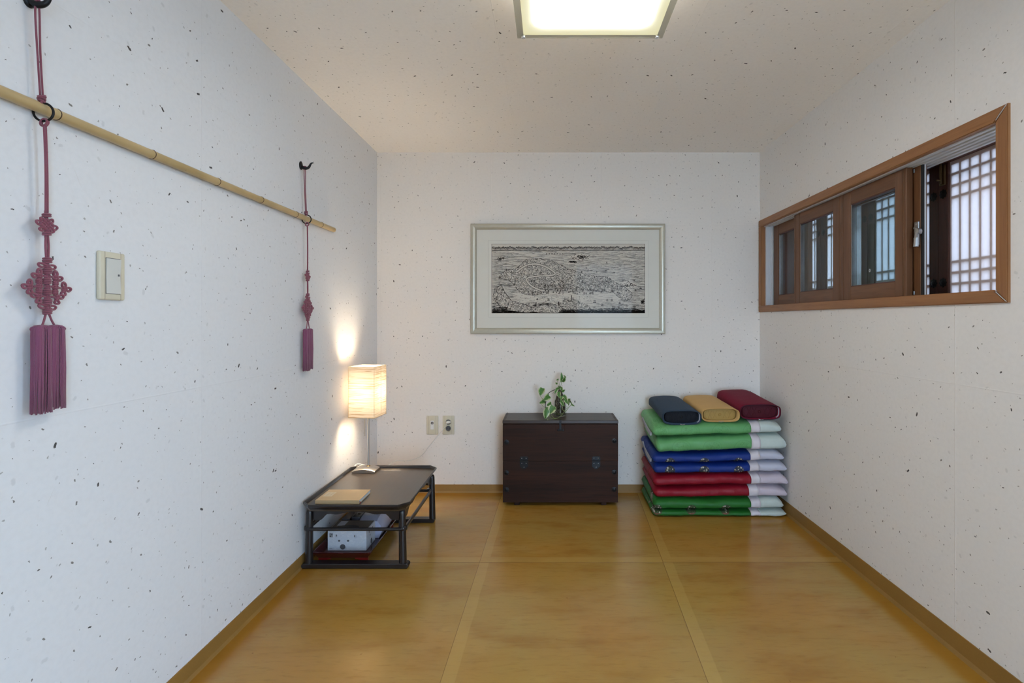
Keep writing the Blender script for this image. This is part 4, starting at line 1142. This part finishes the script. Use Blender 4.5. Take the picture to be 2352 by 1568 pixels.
gl_top = [(340, 900), (360, 810), (430, 770), (470, 850), (540, 940), (620, 960), (700, 985), (760, 1020), (800, 1000), (900, 985), (1060, 990), (1095, 1030)]
gl_bot = [(340, 930), (380, 960), (420, 1005), (480, 1010), (500, 1045), (620, 1060), (720, 1072), (760, 1058), (900, 1075), (1040, 1075), (1095, 1035)]
def on_low(a, b): return (340 < a < 1095 and interp(gl_top, a) < b < interp(gl_bot, a)) or (1095 < a < 1400 and 925+max(0, (a-1230))*.45 < b < 1030 and b > 925+(a-1095)*.02 and (b-925) < (a-1060)*1.0+30)
def on_small(a, b): return ((a-1290)/95)**2+((b-470)/34)**2 < 1 or ((a-1800)/100)**2+((b-770)/30)**2 < 1 or ((a-1960)/40)**2+((b-950)/40)**2 < 1 or ((a-1200)/40)**2+((b-522)/9)**2 < 1
# sea
for k in range(6600):
    a = R.uniform(326, 1982); b = 395+(R.random()**.85)*680
    if on_isle(a, b) or on_low(a, b) or on_small(a, b): continue
    # calm pale water in front of the town
    if 560 < a < 1700 and 850 < b < 960 and R.random() < .72: continue
    if 520 < a < 780 and 400 < b < 470 and abs((a-520)*.22+400-b) < 12: continue
    dk = 1 if (b > 960 and a < 1095 or b > 1040) else 0
    L_ = R.uniform(.02, .13) if not dk else R.uniform(.02, .07)
    stroke(U(a), V(b), L_, R.uniform(-.03, .03), R.uniform(.0016, .0038)+(.002 if dk else 0), 0 if (dk or R.random() < .12) else 1)
for k in range(2600):         # dark foreground water
    a = R.uniform(326, 1982); b = 1076-abs(R.gauss(0, 22 if a > 1100 else 38))
    if on_low(a, b) or b < 930: continue
    stroke(U(a), V(b), R.uniform(.02, .06), R.uniform(-.06, .06), .006, 0)
# far mountains
for k in range(420):
    a = 326+k*1656/420; base = 372+8*noise.noise(Vector((a*.02, 0, 0)))*2
    hgt = 13+12*noise.noise(Vector((a*.035, 4, 0)))
    stroke(U(a), V(base-hgt*.4+R.uniform(-4, 6)), R.uniform(.02, .045), R.choice((.5, -.6))+R.uniform(-.3, .3), .006, 0)
    stroke(U(a), V(base+R.uniform(2, 12)), R.uniform(.01, .03), -.7+R.uniform(-.3, .3), .005, 1)
    stroke(U(a), V(398+R.uniform(-8, 5)), .05, 0, .0035, 1)
# town: roofs in rows
n_ = 0
while n_ < 6800:
    a = R.uniform(400, 1850); b = R.uniform(486, 950)
    if not on_isle(a, b) or dcanal(a, b) < 11: continue
    n_ += 1
    if a < 620 and b > 700: ang = R.choice((.9, -.6))
    else: ang = R.choice((.35, -.45, 1.2, -1.1, .1))+.4*noise.noise(Vector((a*.01, b*.02, 1)))*3
    if 560 < a < 900 and b > 740: ang = R.choice((.75, -.55))
    open_ = noise.noise(Vector((a*.018, b*.03, 9)))
    if open_ > .28 and R.random() < .6: continue
    stroke(U(a), V(b), R.uniform(.008, .022), ang+R.uniform(-.12, .12), R.uniform(.0025, .0060), 0 if R.random() < .7 else 1)
for k in range(240):          # pale roofs left as slivers between darker hatching
    a = R.uniform(700, 1700); b = R.uniform(690, 845)
    if on_isle(a, b) and dcanal(a, b) > 14:
        stroke(U(a), V(b), .03, 0.05, .004, 0); stroke(U(a), V(b)+.012, .03, 0.05, .004, 0)
for p0_, p1_ in zip(cpts, cpts[1:]):    # canal banks
    d = (p1_-p0_); L_ = d.length; nrm = Vector((-d.y, d.x, 0)).normalized()
    for s_ in (-10, 10):
        c0 = (p0_+p1_)/2+nrm*s_
        stroke(U(c0.x), V(c0.y), L_/748*1.1, math.atan2(-d.y, d.x), .005, 0, 1)
for tab in (top, bot):
    for (x0_, y0_), (x1_, y1_) in zip(tab, tab[1:]):
        m_ = max(2, int(math.hypot(x1_-x0_, y1_-y0_)/14))
        for q in range(m_):
            f_ = (q+R.random())/m_
            stroke(U(x0_+(x1_-x0_)*f_), V(y0_+(y1_-y0_)*f_+R.uniform(-4, 4)), .022, math.atan2(-(y1_-y0_), x1_-x0_)+R.uniform(-.5, .5), .005, 0, 1)
# near islands with walled gardens
n_ = 0
while n_ < 2600:
    a = R.uniform(340, 1400); b = R.uniform(770, 1074)
    if not on_low(a, b): continue
    n_ += 1
    gx = (a*.8+b*.6) % 46; gy = (a*-.5+b) % 34
    if gx < 5 or gy < 4: continue
    stroke(U(a), V(b), R.uniform(.008, .022), R.choice((.6, -.8, 1.4, .1)), R.uniform(.003, .0065), 0 if R.random() < .75 else 1)
for tab in (gl_top, gl_bot):
    for (x0_, y0_), (x1_, y1_) in zip(tab, tab[1:]):
        stroke(U((x0_+x1_)/2), V((y0_+y1_)/2), math.hypot(x1_-x0_, y1_-y0_)/748, math.atan2(-(y1_-y0_), x1_-x0_), .006, 0, 1)
for k in range(330):
    cx_, cy_, rx_, ry_ = R.choice(((1290, 470, 90, 30), (1290, 470, 90, 30), (1800, 770, 95, 28), (1960, 950, 28, 36), (1200, 522, 38, 8)))
    a = cx_+R.gauss(0, .45)*rx_; b = cy_+R.gauss(0, .45)*ry_
    stroke(U(a), V(b), R.uniform(.012, .03), R.uniform(-.9, .9), .007, 0)
# towers, boats
for (a, b, hh) in ((1188, 940, 58), (1050, 990, 40), (806, 1005, 42), (1205, 935, 30), (935, 985, 20), (1065, 790, 26), (980, 780, 20), (1300, 640, 18), (1745, 735, 16)):
    stroke(U(a), V(b-hh/2), hh/748, PI/2, .012, 0, 1.0)
boats = [(a_, b_, s_) for a_, b_, s_ in ((1438, 960, 26), (1640, 1025, 30), (1700, 1030, 30), (1868, 1030, 34), (1785, 1000, 20), (1520, 995, 22), (1710, 970, 18), (940, 935, 20), (1935, 810, 20), (1880, 835, 16), (1865, 728, 12),
         (1570, 535, 12), (1560, 622, 12), (1460, 632, 12), (1650, 642, 12), (1350, 592, 9), (1400, 620, 9), (820, 930, 16), (1575, 940, 18), (1625, 940, 18), (1325, 870, 14), (1250, 870, 14), (1400, 860, 12))]
boats += [(R.uniform(900, 1700), R.uniform(822, 870), R.uniform(8, 16)) for k in range(46)]+[(R.uniform(600, 1400), R.uniform(870, 950), R.uniform(4, 7)) for k in range(90)]
boats += [(920+i*29, 438, 9) for i in range(7)]
for (a, b, s_) in boats:
    stroke(U(a), V(b), s_/748*1.3, 0, s_*.22/748+.003, 0, .8)
    if s_ > 7:
        for q in (-.3, .05, .35): stroke(U(a+q*s_), V(b-s_*.55), s_*.95/748, PI/2+.1, s_*.14/748+.002, 0, .5)
for k in range(38):           # winged figure in the sky corner
    stroke(U(425+R.gauss(0, 20)), V(492+R.gauss(0, 12)), R.uniform(.01, .035), R.uniform(-.5, 1.2), .008, 0)
for q in ((.001, .001, .999, .0042), (.001, .994, .999, .999)): quad([(q[0], q[1]), (q[0], q[3]), (q[2], q[3]), (q[2], q[1])])
for q in ((.0005, 0, .0025, 1), (.9975, 0, .9995, 1)): quad([(q[0], q[1]), (q[0], q[3]), (q[2], q[3]), (q[2], q[1])])
me = bpy.data.meshes.new('engraving'); og = origin(pr)
me.from_pydata([(x-og.x, y-og.y, z_-og.z) for x, y, z_ in verts], [], faces); me.materials.append(M['ink']); me.materials.append(M['ink_soft'])
me.polygons.foreach_set('material_index', fm)
eo = bpy.data.objects.new('engraving', me); C.objects.link(eo); eo.parent = pr; eo['kind'] = 'stuff'

# ------------------------------------------------------------------ chest
ch = thing('wooden_chest', 'dark old wooden chest with black iron fittings against the back wall', 'chest', (.063, 3.12, 0))
cx0, cx1, cy0, cy1 = -.2825, .4085, 3.000, 3.236
bm = NB(); box(bm, cx0, cx1, cy0+.004, cy1, .020, .492, .003); obj('chest_body', bm, M['chest'], ch)
bm = NB(); box(bm, cx0+.0005, cx1-.0005, cy0+.0005, cy0+.006, .022, .2695, .0015); obj('lower_board', bm, M['chest'], ch)
bm = NB(); box(bm, cx0, cx1, cy0-.001, cy0+.006, .2715, .4895, .0015); obj('front_flap', bm, M['chest'], ch)
bm = NB(); box(bm, cx0-.0015, cx1+.0015, cy0-.003, cy1+.002, .4935, .5145, .004, 3); lid = obj('chest_lid', bm, M['chest_lid'], ch)
bm = NB()
for k in range(6):          # dovetails at both ends of the lid
    for xx, sx in ((cx0+.010, 1), (cx1-.010, -1)):
        y_ = cy0+.012+k*.037
        prism(bm, [(xx-.006, y_), (xx+.006, y_+.004), (xx+.006, y_+.014), (xx-.006, y_+.018)], .5145, .5149, 'Z')
obj('dovetails', bm, M['chest'], lid, kind='stuff')
for fx in (cx0+.068, cx1-.100):
    bm = NB(); box(bm, fx, fx+.032, cy0+.012, cy1-.01, 0, .021, .003); obj('chest_foot', bm, M['chest'], ch)
yf = cy0-.001
def hinge(xc, zt, zb_):
    bm = NB(); hw = .0245; zm = .271
    prism(bm, [(xc-hw, zm+.004), (xc-hw, zt-.006), (xc-hw+.006, zt), (xc+hw-.006, zt), (xc+hw, zt-.006), (xc+hw, zm+.004)], yf-.002, yf+.001, 'Y')
    prism(bm, [(xc-hw, zm-.004), (xc+hw, zm-.004), (xc+hw, zb_+.012), (xc+hw*.55, zb_+.003), (xc, zb_-.005), (xc-hw*.55, zb_+.003), (xc-hw, zb_+.012)], yf-.001, yf+.001, 'Y')
    h_ = obj('hinge', bm, M['iron'], ch)
    bm = NB(); tube(bm, [(xc-hw, yf-.004, zm), (xc+hw, yf-.004, zm)], .0042, 10); obj('hinge_knuckle', bm, M['iron'], h_, smooth=True)
    for dx, zz in ((-.013, zt-.010), (.013, zt-.010), (-.013, zm-.014), (.013, zm-.014), (0, zb_+.008)):
        bm = NB(); lathe(bm, (xc+dx, yf-.002, zz), [(.0002, -.0022), (.0022, -.0014), (.0028, .0005)], 8, 'Y'); obj('nail_head', bm, M['zinc'], h_, smooth=True)
hinge(-.155, .2975, .226); hinge(.277, .2985, .226)
sd = None
for xx in (-.260, .3855):
    for zz in ((.3840, .2005, .099) if xx < 0 else (.391, .2045, .1010)):
        cpos = Vector((xx, yf, zz))
        if sd is None: sd = make_stud(cpos, ch, 'Y', .0165)
        else: inst(sd, ch, cpos)
bm = NB(); lxc = .0625
box(bm, lxc-.0065, lxc+.0065, cy0-.0065, cy0-.003, .452, .516, .001); box(bm, lxc-.0065, lxc+.0065, cy0-.0065, cy0+.030, .5145, .5170, .001)
obj('hasp', bm, M['iron'], ch)
bm = NB(); box(bm, lxc-.028, lxc+.028, cy0-.0022, cy0, .438, .488, .001); obj('lock_plate', bm, M['chest'], ch)
bm = NB(); tube(bm, [(lxc-.014, cy0-.008, .456), (lxc+.016, cy0-.008, .456)], .0035, 8); lathe(bm, (lxc-.013, cy0-.009, .456), [(.0002, -.004), (.0055, -.002), (.006, .004)], 10, 'Y'); lathe(bm, (lxc+.015, cy0-.009, .456), [(.0002, -.004), (.0055, -.002), (.006, .004)], 10, 'Y')
obj('lock_bar', bm, M['iron'], ch, smooth=True)

# ------------------------------------------------------------------ bottle with plant
def Pz(x, y, Y=3.09): return AY(1200+x/11.2, 840+y/11.2, Y)
BX, BY, BZ = .0635, 3.136, .5146
bt = thing('glass_bottle', 'clear glass bottle full of dark roots standing on the wooden chest', 'bottle', (BX, BY, BZ))
prof = [(.034, .0005), (.0385, .003), (.0395, .012), (.0395, .075), (.036, .098), (.026, .122), (.0165, .142), (.0135, .155), (.0135, .175), (.016, .177), (.016, .183)]
bm = NB(); lathe(bm, (BX, BY, BZ), prof, 32, cap=False); bm.faces.new([v for v in bm.verts[:32]]); obj('bottle_glass', bm, M['bottle'], bt, smooth='all')
bm = NB(); lathe(bm, (BX, BY, BZ), [(.030, .002), (.0375, .006), (.038, .030)], 24); obj('bottle_base_tint', bm, M['black'], bt, smooth=True) if False else bm.free()
pl_ = thing('potted_vine', 'variegated green and cream vine trailing from the glass bottle', 'plant', (BX, BY, BZ))
bm = NB(); rr = random.Random(3)
for k in range(30):
    a = rr.random()*6.28; q = rr.random()**.5
    p0_ = Vector((BX+.008*math.cos(a), BY+.008*math.sin(a), BZ+.165)); pts = [p0_]
    x_, y_ = p0_.x-BX, p0_.y-BY
    for i in range(7):
        z_ = BZ+.165-(i+1)*.0225
        lim = .011 if z_-BZ > .14 else .022 if z_-BZ > .11 else .034
        x_ = .034*q*math.cos(a+rr.uniform(-.5, .5)+i*.3); y_ = .034*q*math.sin(a+rr.uniform(-.5, .5)+i*.3)
        r_ = math.hypot(x_, y_)
        if r_ > lim: x_ *= lim/r_; y_ *= lim/r_
        pts.append(Vector((BX+x_, BY+y_, max(z_, BZ+.006))))
    tube(bm, smooth_path(pts, 2), rr.uniform(.0012, .0030), 5)
ro = obj('roots', bm, M['root'], pl_, smooth='all'); ro['kind'] = 'stuff'
stems = [([(950, 700, 3.13), (940, 610, 3.13), (870, 605, 3.11), (780, 635, 3.10), (700, 680, 3.09), (640, 740, 3.085), (618, 840, 3.08), (600, 940, 3.08), (592, 1050, 3.075), (625, 1130, 3.07), (690, 1190, 3.06)], .0026, 'stem_dark'),
         ([(455, 765, 3.08), (500, 830, 3.08), (580, 890, 3.08)], .0014, 'stem'), ([(485, 985, 3.08), (530, 1035, 3.08), (595, 1075, 3.075)], .0014, 'stem'),
         ([(700, 1060, 3.07), (690, 1120, 3.07), (680, 1180, 3.07)], .0013, 'stem'),
         ([(980, 540, 3.136), (1000, 470, 3.13), (1003, 415, 3.12)], .0014, 'stem'), ([(950, 540, 3.136), (955, 470, 3.13), (978, 400, 3.12)], .0014, 'stem'), ([(935, 560, 3.136), (910, 470, 3.13), (905, 370, 3.12)], .0014, 'stem'),
         ([(1010, 900, 3.09), (1005, 1050, 3.085), (1070, 1170, 3.08), (1120, 1165, 3.08), (1190, 1070, 3.08), (1260, 1000, 3.08)], .0017, 'stem'),
         ([(1180, 1040, 3.08), (1120, 1120, 3.08), (1060, 1160, 3.08)], .0013, 'stem'),
         ([(1060, 1215, 3.075), (1000, 1270, 3.065), (920, 1335, 3.05), (820, 1345, 3.04), (770, 1290, 3.04), (735, 1235, 3.05)], .0017, 'stem'),
         ([(1040, 1225, 3.09), (900, 1240, 3.09), (800, 1215, 3.08), (700, 1200, 3.06)], .0014, 'stem'),
         ([(700, 1230, 3.05), (710, 1310, 3.03), (745, 1350, 3.02), (830, 1358, 3.02), (900, 1340, 3.03)], .0014, 'stem'),
         ([(690, 1200, 3.05), (690, 1300, 3.03), (655, 1395, 3.005), (625, 1340, 3.01), (600, 1290, 3.02)], .0016, 'stem'),
         ([(830, 620, 3.11), (800, 680, 3.10), (770, 710, 3.10)], .0008, 'stem_dark'),
         ([(960, 820, 3.09), (990, 870, 3.085), (1060, 840, 3.08), (1130, 880, 3.08)], .0014, 'stem')]
for pts, r_, mm in stems:
    bm = NB(); tube(bm, smooth_path([Pz(*p) for p in pts], 5), r_*.85, 6); obj('stem', bm, M[mm], pl_, smooth='all')
def leaf(x, y, L_, wd, ang, Y=3.07, tilt=0, yaw=0):
    """heart-shaped leaf; ang = direction of the tip in the picture plane (degrees, 90 = up)"""
    bm = NB(); l = bm.loops.layers.uv.verify()
    n = 8; L_ = L_*1.22/11.2/373; wd = wd*1.3/11.2/373
    rows_ = []
    for i in range(n+1):
        t_ = i/n
        hw = wd*.5*(math.sin(PI*min(1, (t_*.92+.10))**.75)**.8 if t_ < 1 else 0)
        hw = max(hw, 0)
        back = -.10*L_*(1-t_)**4
        row = []
        for s_ in (-1, -.5, 0, .5, 1):
            lobe = -.07*L_*abs(s_)*(1-t_)**3
            row.append((s_*hw, t_*L_-L_*.45+lobe, .22*abs(s_)*hw-.25*(t_-.4)**2*L_, s_, t_))
        rows_.append(row)
    c_ = Pz(x, y, Y)
    R_ = Matrix.Rotation(math.radians(ang-90), 4, 'Y').inverted() @ Matrix.Rotation(math.radians(tilt), 4, 'X') @ Matrix.Rotation(math.radians(yaw), 4, 'Z')
    vv = [[bm.verts.new(c_+(R_ @ Vector((p[0], -p[2], p[1])))) for p in row] for row in rows_]
    for i in range(n):
        for j in range(4):
            try:
                f = bm.faces.new((vv[i][j], vv[i][j+1], vv[i+1][j+1], vv[i+1][j]))
            except ValueError: continue
            for lp, (a, b) in zip(f.loops, ((i, j), (i, j+1), (i+1, j+1), (i+1, j))): lp[l].uv = (rows_[a][b][3], rows_[a][b][4])
    bmesh.ops.remove_doubles(bm, verts=bm.verts, dist=1e-6)
    obj('leaf', bm, M['leaf'], pl_, smooth='all', pivot=c_)
for a in ((485, 660, 165, 145, 250, 3.08, 10, 20), (625, 820, 175, 135, 215, 3.075, 35, 0), (515, 925, 150, 105, 200, 3.08, 40, 0), (690, 990, 120, 105, 195, 3.07, 35, 0),
          (745, 1130, 190, 165, 240, 3.05, 15, 10), (605, 1235, 200, 140, 262, 3.03, 10, -20), (650, 1115, 110, 80, 320, 3.06, 20, 10), (1010, 300, 200, 85, 92, 3.12, 5, 20), (1065, 350, 130, 90, 65, 3.115, 15, 30), (1090, 280, 90, 50, 120, 3.115, 15, 50),
          (905, 355, 90, 45, 190, 3.12, 55, 0), (960, 550, 130, 80, 15, 3.12, 60, 0), (872, 450, 55, 40, 120, 3.12, 20, 0), (858, 660, 100, 55, 240, 3.10, 10, 30), (1050, 640, 90, 60, 30, 3.12, 20, 0), (940, 740, 130, 90, 275, 3.095, 20, 20),
          (1130, 900, 150, 95, 300, 3.075, 25, 20), (1030, 960, 150, 80, 300, 3.08, 15, 30), (1195, 925, 150, 80, 260, 3.08, 20, 50), (1245, 930, 130, 60, 300, 3.085, 20, 60), (1295, 1010, 90, 35, 335, 3.08, 30, 0), (1100, 800, 120, 75, 320, 3.10, 20, 0),
          (1000, 830, 100, 60, 250, 3.09, 30, 0), (890, 590, 90, 60, 200, 3.11, 30, 0), (1010, 600, 90, 60, 280, 3.11, 10, 20)):
    leaf(*a)

# ------------------------------------------------------------------ folded quilts
YF, YQB = 2.822, 3.215
def section(n=44):
    """rounded-rectangle parameter table: (fy 0 front..1 back, fz 0..1, corner)"""
    return [2*PI*k/n for k in range(n)]
def quilt_layer(xa_, xb_, zb0, zt0, zb1, zt1, yf, yb, x0, x1, seed, left_round=.022, right_pt=0, nx=None, dz_l=0, gather=True):
    """one folded layer between x0..x1 cut from the layer spanning xa_..xb_; heights differ front (0) and back (1)"""
    bm = NB(); n = 48; nx = nx or max(3, int((x1-x0)/.010))
    rings = []
    # silhouette parameter
    for i in range(nx+1):
        x = x0+(x1-x0)*i/nx
        dl = (x-xa_); dr = (xb_-x)
        kl = math.sqrt(max(0.0, 1-(1-min(1, dl/left_round))**2)) if left_round else 1
        rp = .055+.02*math.sin(seed*2.3)
        q1 = (1-min(1, dr/rp))*right_pt
        kr = (1-.48*q1**1.3)*math.sqrt(max(.03, 1-(1-min(1, dr/.010))**2)) if right_pt else 1
        k_ = max(.06, min(kl, 1))*max(.05, kr)
        sag = .003*math.sin((x-xa_)*9+seed)+.0015*math.sin(x*23+seed*2)
        ring = []
        for j in range(n):
            a = 2*PI*j/n; ca_, sa_ = math.cos(a), math.sin(a)
            cy_ = math.copysign(abs(ca_)**.42, ca_); cz2 = math.copysign(abs(sa_)**.62, sa_)
            fy_ = .5-.5*cy_
            zb_ = zb0+(zb1-zb0)*fy_; zt_ = zt0+(zt1-zt0)*fy_
            mid, hz = (zb_+zt_)/2, (zt_-zb_)/2
            ins = (1-k_)*.020 if left_round or right_pt else 0
            tl = 1+.05*((x-.58)/.75-.5)
            tip = -.32*q1**1.3*(zt0-zb0)/2*(1+.4*math.sin(seed*4))
            y = (yf+yb)/2-cy_*((yb-yf)/2-ins); z_ = (mid+tip+cz2*hz*k_)*tl if zb0 > .003 else mid+tip+cz2*hz*k_*(tl if sa_ > 0 else 1)
            z_ += sag*(1 if sa_ > -.2 else .5)
            nn = noise.noise(Vector((x*16, y*12+seed*3, z_*14)))*.0065+noise.noise(Vector((x*42, y*30+seed, z_*34)))*.0016
            if gather and dl < .06: nn += math.sin(a*24+seed+4*noise.noise(Vector((x*40, a*2, seed))))*.0016*(1-dl/.06)
            if right_pt and dr < .12: nn += math.sin(a*11+x*90+seed)*.0012*(1-dr/.12)
            y += nn*(-cy_ if abs(ca_) > .5 else 0)*1.0; z_ += nn*(cz2*.6)
            ring.append(Vector((x, y, z_)))
        rings.append(ring)
    loft(bm, rings)
    return bm
def med_uv(offx, zc):
    def fn(c, f):
        if abs(f.normal.x) > .75: return (c.y*1.0, (c.z-zc))
        return (c.x-offx, (c.z-zc)-(max(0, c.y-2.86))*.9*(1 if c.z > zc else -1))
    return fn
layers = [ # quilt, zb,zt at front; zb,zt at back ; left x, band start, pale start, right end, medallion (off, z)
    ('g', .000, .040, .000, .060, .583, 1.136, 1.188, 1.345, (.800-.097, .045)),
    ('g', .040, .104, .060, .140, .586, 1.136, 1.188, 1.325, (.800-.097, .045)),
    ('r', .104, .173, .140, .205, .590, 1.126, 1.178, 1.350, (0, 0)),
    ('r', .173, .242, .205, .268, .585, 1.137, 1.188, 1.350, (0, 0)),
    ('b', .242, .306, .268, .330, .588, 1.131, 1.184, 1.346, (.6785-.097, .262)),
    ('b', .306, .366, .330, .395, .580, 1.133, 1.185, 1.330, (.6785-.097, .309)),
    ('l', .366, .458, .395, .480, .602, 1.139, 1.186, 1.342, (0, .395)),
    ('l', .458, .533, .480, .575, .580, 1.137, 1.186, 1.315, (.05, .485))]
Q = {'g': ('deep green quilt with flower medallions, bottom of the folded stack', 'silk_green', 'back_green'),
     'r': ('plain crimson silk quilt between the blue and deep green quilts', 'silk_red', 'back_pink'),
     'b': ('royal blue quilt with flower medallions under the light green quilt', 'silk_blue', 'back_blue'),
     'l': ('light green silk quilt, topmost of the folded stack, under the pillows', 'silk_lightgreen', 'back_green')}
qroots = {}
for i, (k_, zb0, zt0, zb1, zt1, xa_, xs, xp, xe, md) in enumerate(layers):
    if k_ not in qroots:
        qroots[k_] = thing('folded_quilt', Q[k_][0], 'quilt', ((xa_+xe)/2, (YF+YQB)/2, zb0), 'stacked folded quilts in the corner')
    q = qroots[k_]
    dy = (.002, -.002, .004, 0, .004, .002, -.002, .0)[i]
    e = .0015
    kw = dict(seed=i*1.7)
    yf, yb = YF+dy, YQB
    bm = quilt_layer(xa_, xe, zb0+e, zt0-e, zb1+e, zt1-e, yf, yb, xa_, xs, **kw)
    uv_planar(bm, med_uv(*md)); so = obj('silk_cover', bm, M[Q[k_][1]], q, smooth='all')
    bm = quilt_layer(xa_, xe, zb0+e, zt0-e, zb1+e, zt1-e, yf-.001, yb, xs-.001, xp, **kw); obj('white_band', bm, M['band'], q, smooth='all')
    bm = quilt_layer(xa_, xe, zb0+e, zt0-e, zb1+e, zt1-e, yf, yb, xp-.001, xe, right_pt=1, **kw); obj('pale_backing', bm, M[Q[k_][2]], q, smooth='all')
    if i in (5, 7):     # white lining peeking out of the left end
        bm = NB(); zc = (zb0+zb1)/2+.012
        prism(bm, [(yf+.05, zc-.010), (yf+.16, zc-.002), (yf+.30, zc+.030), (yf+.30, zc+.012), (yf+.17, zc-.022), (yf+.055, zc-.030)], xa_-.004, xa_+.004, 'X')
        obj('lining_edge', bm, M['lining'], q)

# ------------------------------------------------------------------ pillows on the quilts
def pillow(name, label, fx0_, fx1_, fzb, fzt, bx0_, bx1_, bzb, bzt, yf, yb, outer, inner, pipe, button=True, sk=0):
    root = thing(name, label, 'pillow', ((fx0_+fx1_)/2, (yf+yb)/2, fzb), 'sleeved pillows on the quilt stack')
    n = 40
    def ring(t_, k_=1.0, y_off=0, grow=0):
        xc = (fx0_+fx1_)/2*(1-t_)+(bx0_+bx1_)/2*t_; hw = ((fx1_-fx0_)*(1-t_)+(bx1_-bx0_)*t_)/2
        zb_ = fzb*(1-t_)+bzb*t_; zt_ = fzt*(1-t_)+bzt*t_
        y = yf+(yb-yf)*t_+y_off; pts = []
        puff = 1+.10*math.sin(PI*t_)
        for j in range(n):
            a = 2*PI*j/n; ca_, sa_ = math.cos(a), math.sin(a)
            u = math.copysign(abs(ca_)**.45, ca_)*(hw*k_+grow); v = math.copysign(abs(sa_)**.62, sa_)*((zt_-zb_)/2*k_+grow)
            nn = noise.noise(Vector((u*14, y*9, v*14+sk*5)))*.004
            pts.append(Vector((xc+u+nn, y+sk*u*.1, (zb_+zt_)/2+v*(puff if sa_ > 0 else 1)+nn*(1 if sa_ > 0 else .3))))
        return pts
    bm = NB(); rings = []
    for i in range(15): 
        t_ = i/14; k_ = 1 if t_ < .86 else math.sqrt(max(.02, 1-((t_-.86)/.14)**2*.92)); rings.append(ring(t_, k_))
    outer_front = rings[0]
    inner_rings = [ring(0, .965, .0), ring(.05, .95)]
    loft(bm, [inner_rings[1], inner_rings[0]]+rings, cap=True)
    obj('pillow_sleeve', bm, M[outer], root, smooth='all')
    bm = NB(); rr_ = [ring(.045, .90), ring(.040, .80), ring(.036, .45), ring(.034, .08)]
    for r_ in rr_:
        pass
    loft(bm, rr_); pi_ = obj('inner_pillow', bm, M[inner], root, smooth='all')
    bm = NB(); fr = ring(0, 1.0, -.001, .0004); tube(bm, fr, .0020, 6, closed=True); obj('piping', bm, M[pipe], root, smooth='all')
    bm = NB()      # lining showing as a crescent at the right of the opening
    a_ = ring(.004, .99); b_ = ring(.03, .93)
    idx = [j % n for j in range(-5, 4)]
    loft(bm, [[a_[j] for j in idx], [b_[j] for j in idx]], closed=False, cap=False); obj('lining', bm, M['lining' if outer != 'yellow' else 'yellow'], root, smooth='all')
    c_ = sum(rr_[3], Vector())/n
    bm = NB(); lathe(bm, (c_.x, c_.y, c_.z), [(.0002, -.004), (.006, -.0035), (.0085, -.001), (.0085, .003)], 16, 'Y'); obj('button', bm, M[inner], pi_, smooth='all')
    if outer == 'yellow' or True:
        bm = NB()
        hw = (fx1_-fx0_)/2*.8; hz = (fzt-fzb)/2*.62
        for k in range(7):
            x_ = c_.x-hw+k*hw/3
            if abs(x_-c_.x) < .012: continue
            for s_ in (-1, 1): tube(bm, [(x_-hz*.5*s_, c_.y-.001, c_.z-hz), (x_+hz*.5*s_, c_.y-.001, c_.z+hz)], .0005, 5)
        obj('quilting_stitch', bm, M[inner], pi_, smooth='all')
    bm = NB(); xm = (fx0_+fx1_)/2; tube(bm, [(xm-.012, yf-.002, fzb+.002), (xm, yf-.006, fzb-.001), (xm+.014, yf-.003, fzb+.001)], .0022, 6); obj('zip_pull', bm, M['zinc'], root)
    return root
pillow('sleeved_pillow', 'dark navy sleeved pillow resting on the light green quilt', .642, .858, .523, .600, .620, .815, .575, .640, 2.838, 3.205, 'navy', 'navy_in', 'navy')
pillow('sleeved_pillow', 'mustard cream sleeved pillow between the navy and wine red pillows', .864, 1.076, .538, .612, .835, 1.040, .575, .645, 2.842, 3.205, 'yellow', 'yellow_in', 'yellow')
pillow('sleeved_pillow', 'wine red sleeved pillow next to the mustard one, nearest the window wall', 1.084, 1.312, .550, .633, 1.048, 1.262, .580, .682, 2.846, 3.205, 'wine', 'wine_in', 'wine_pipe')
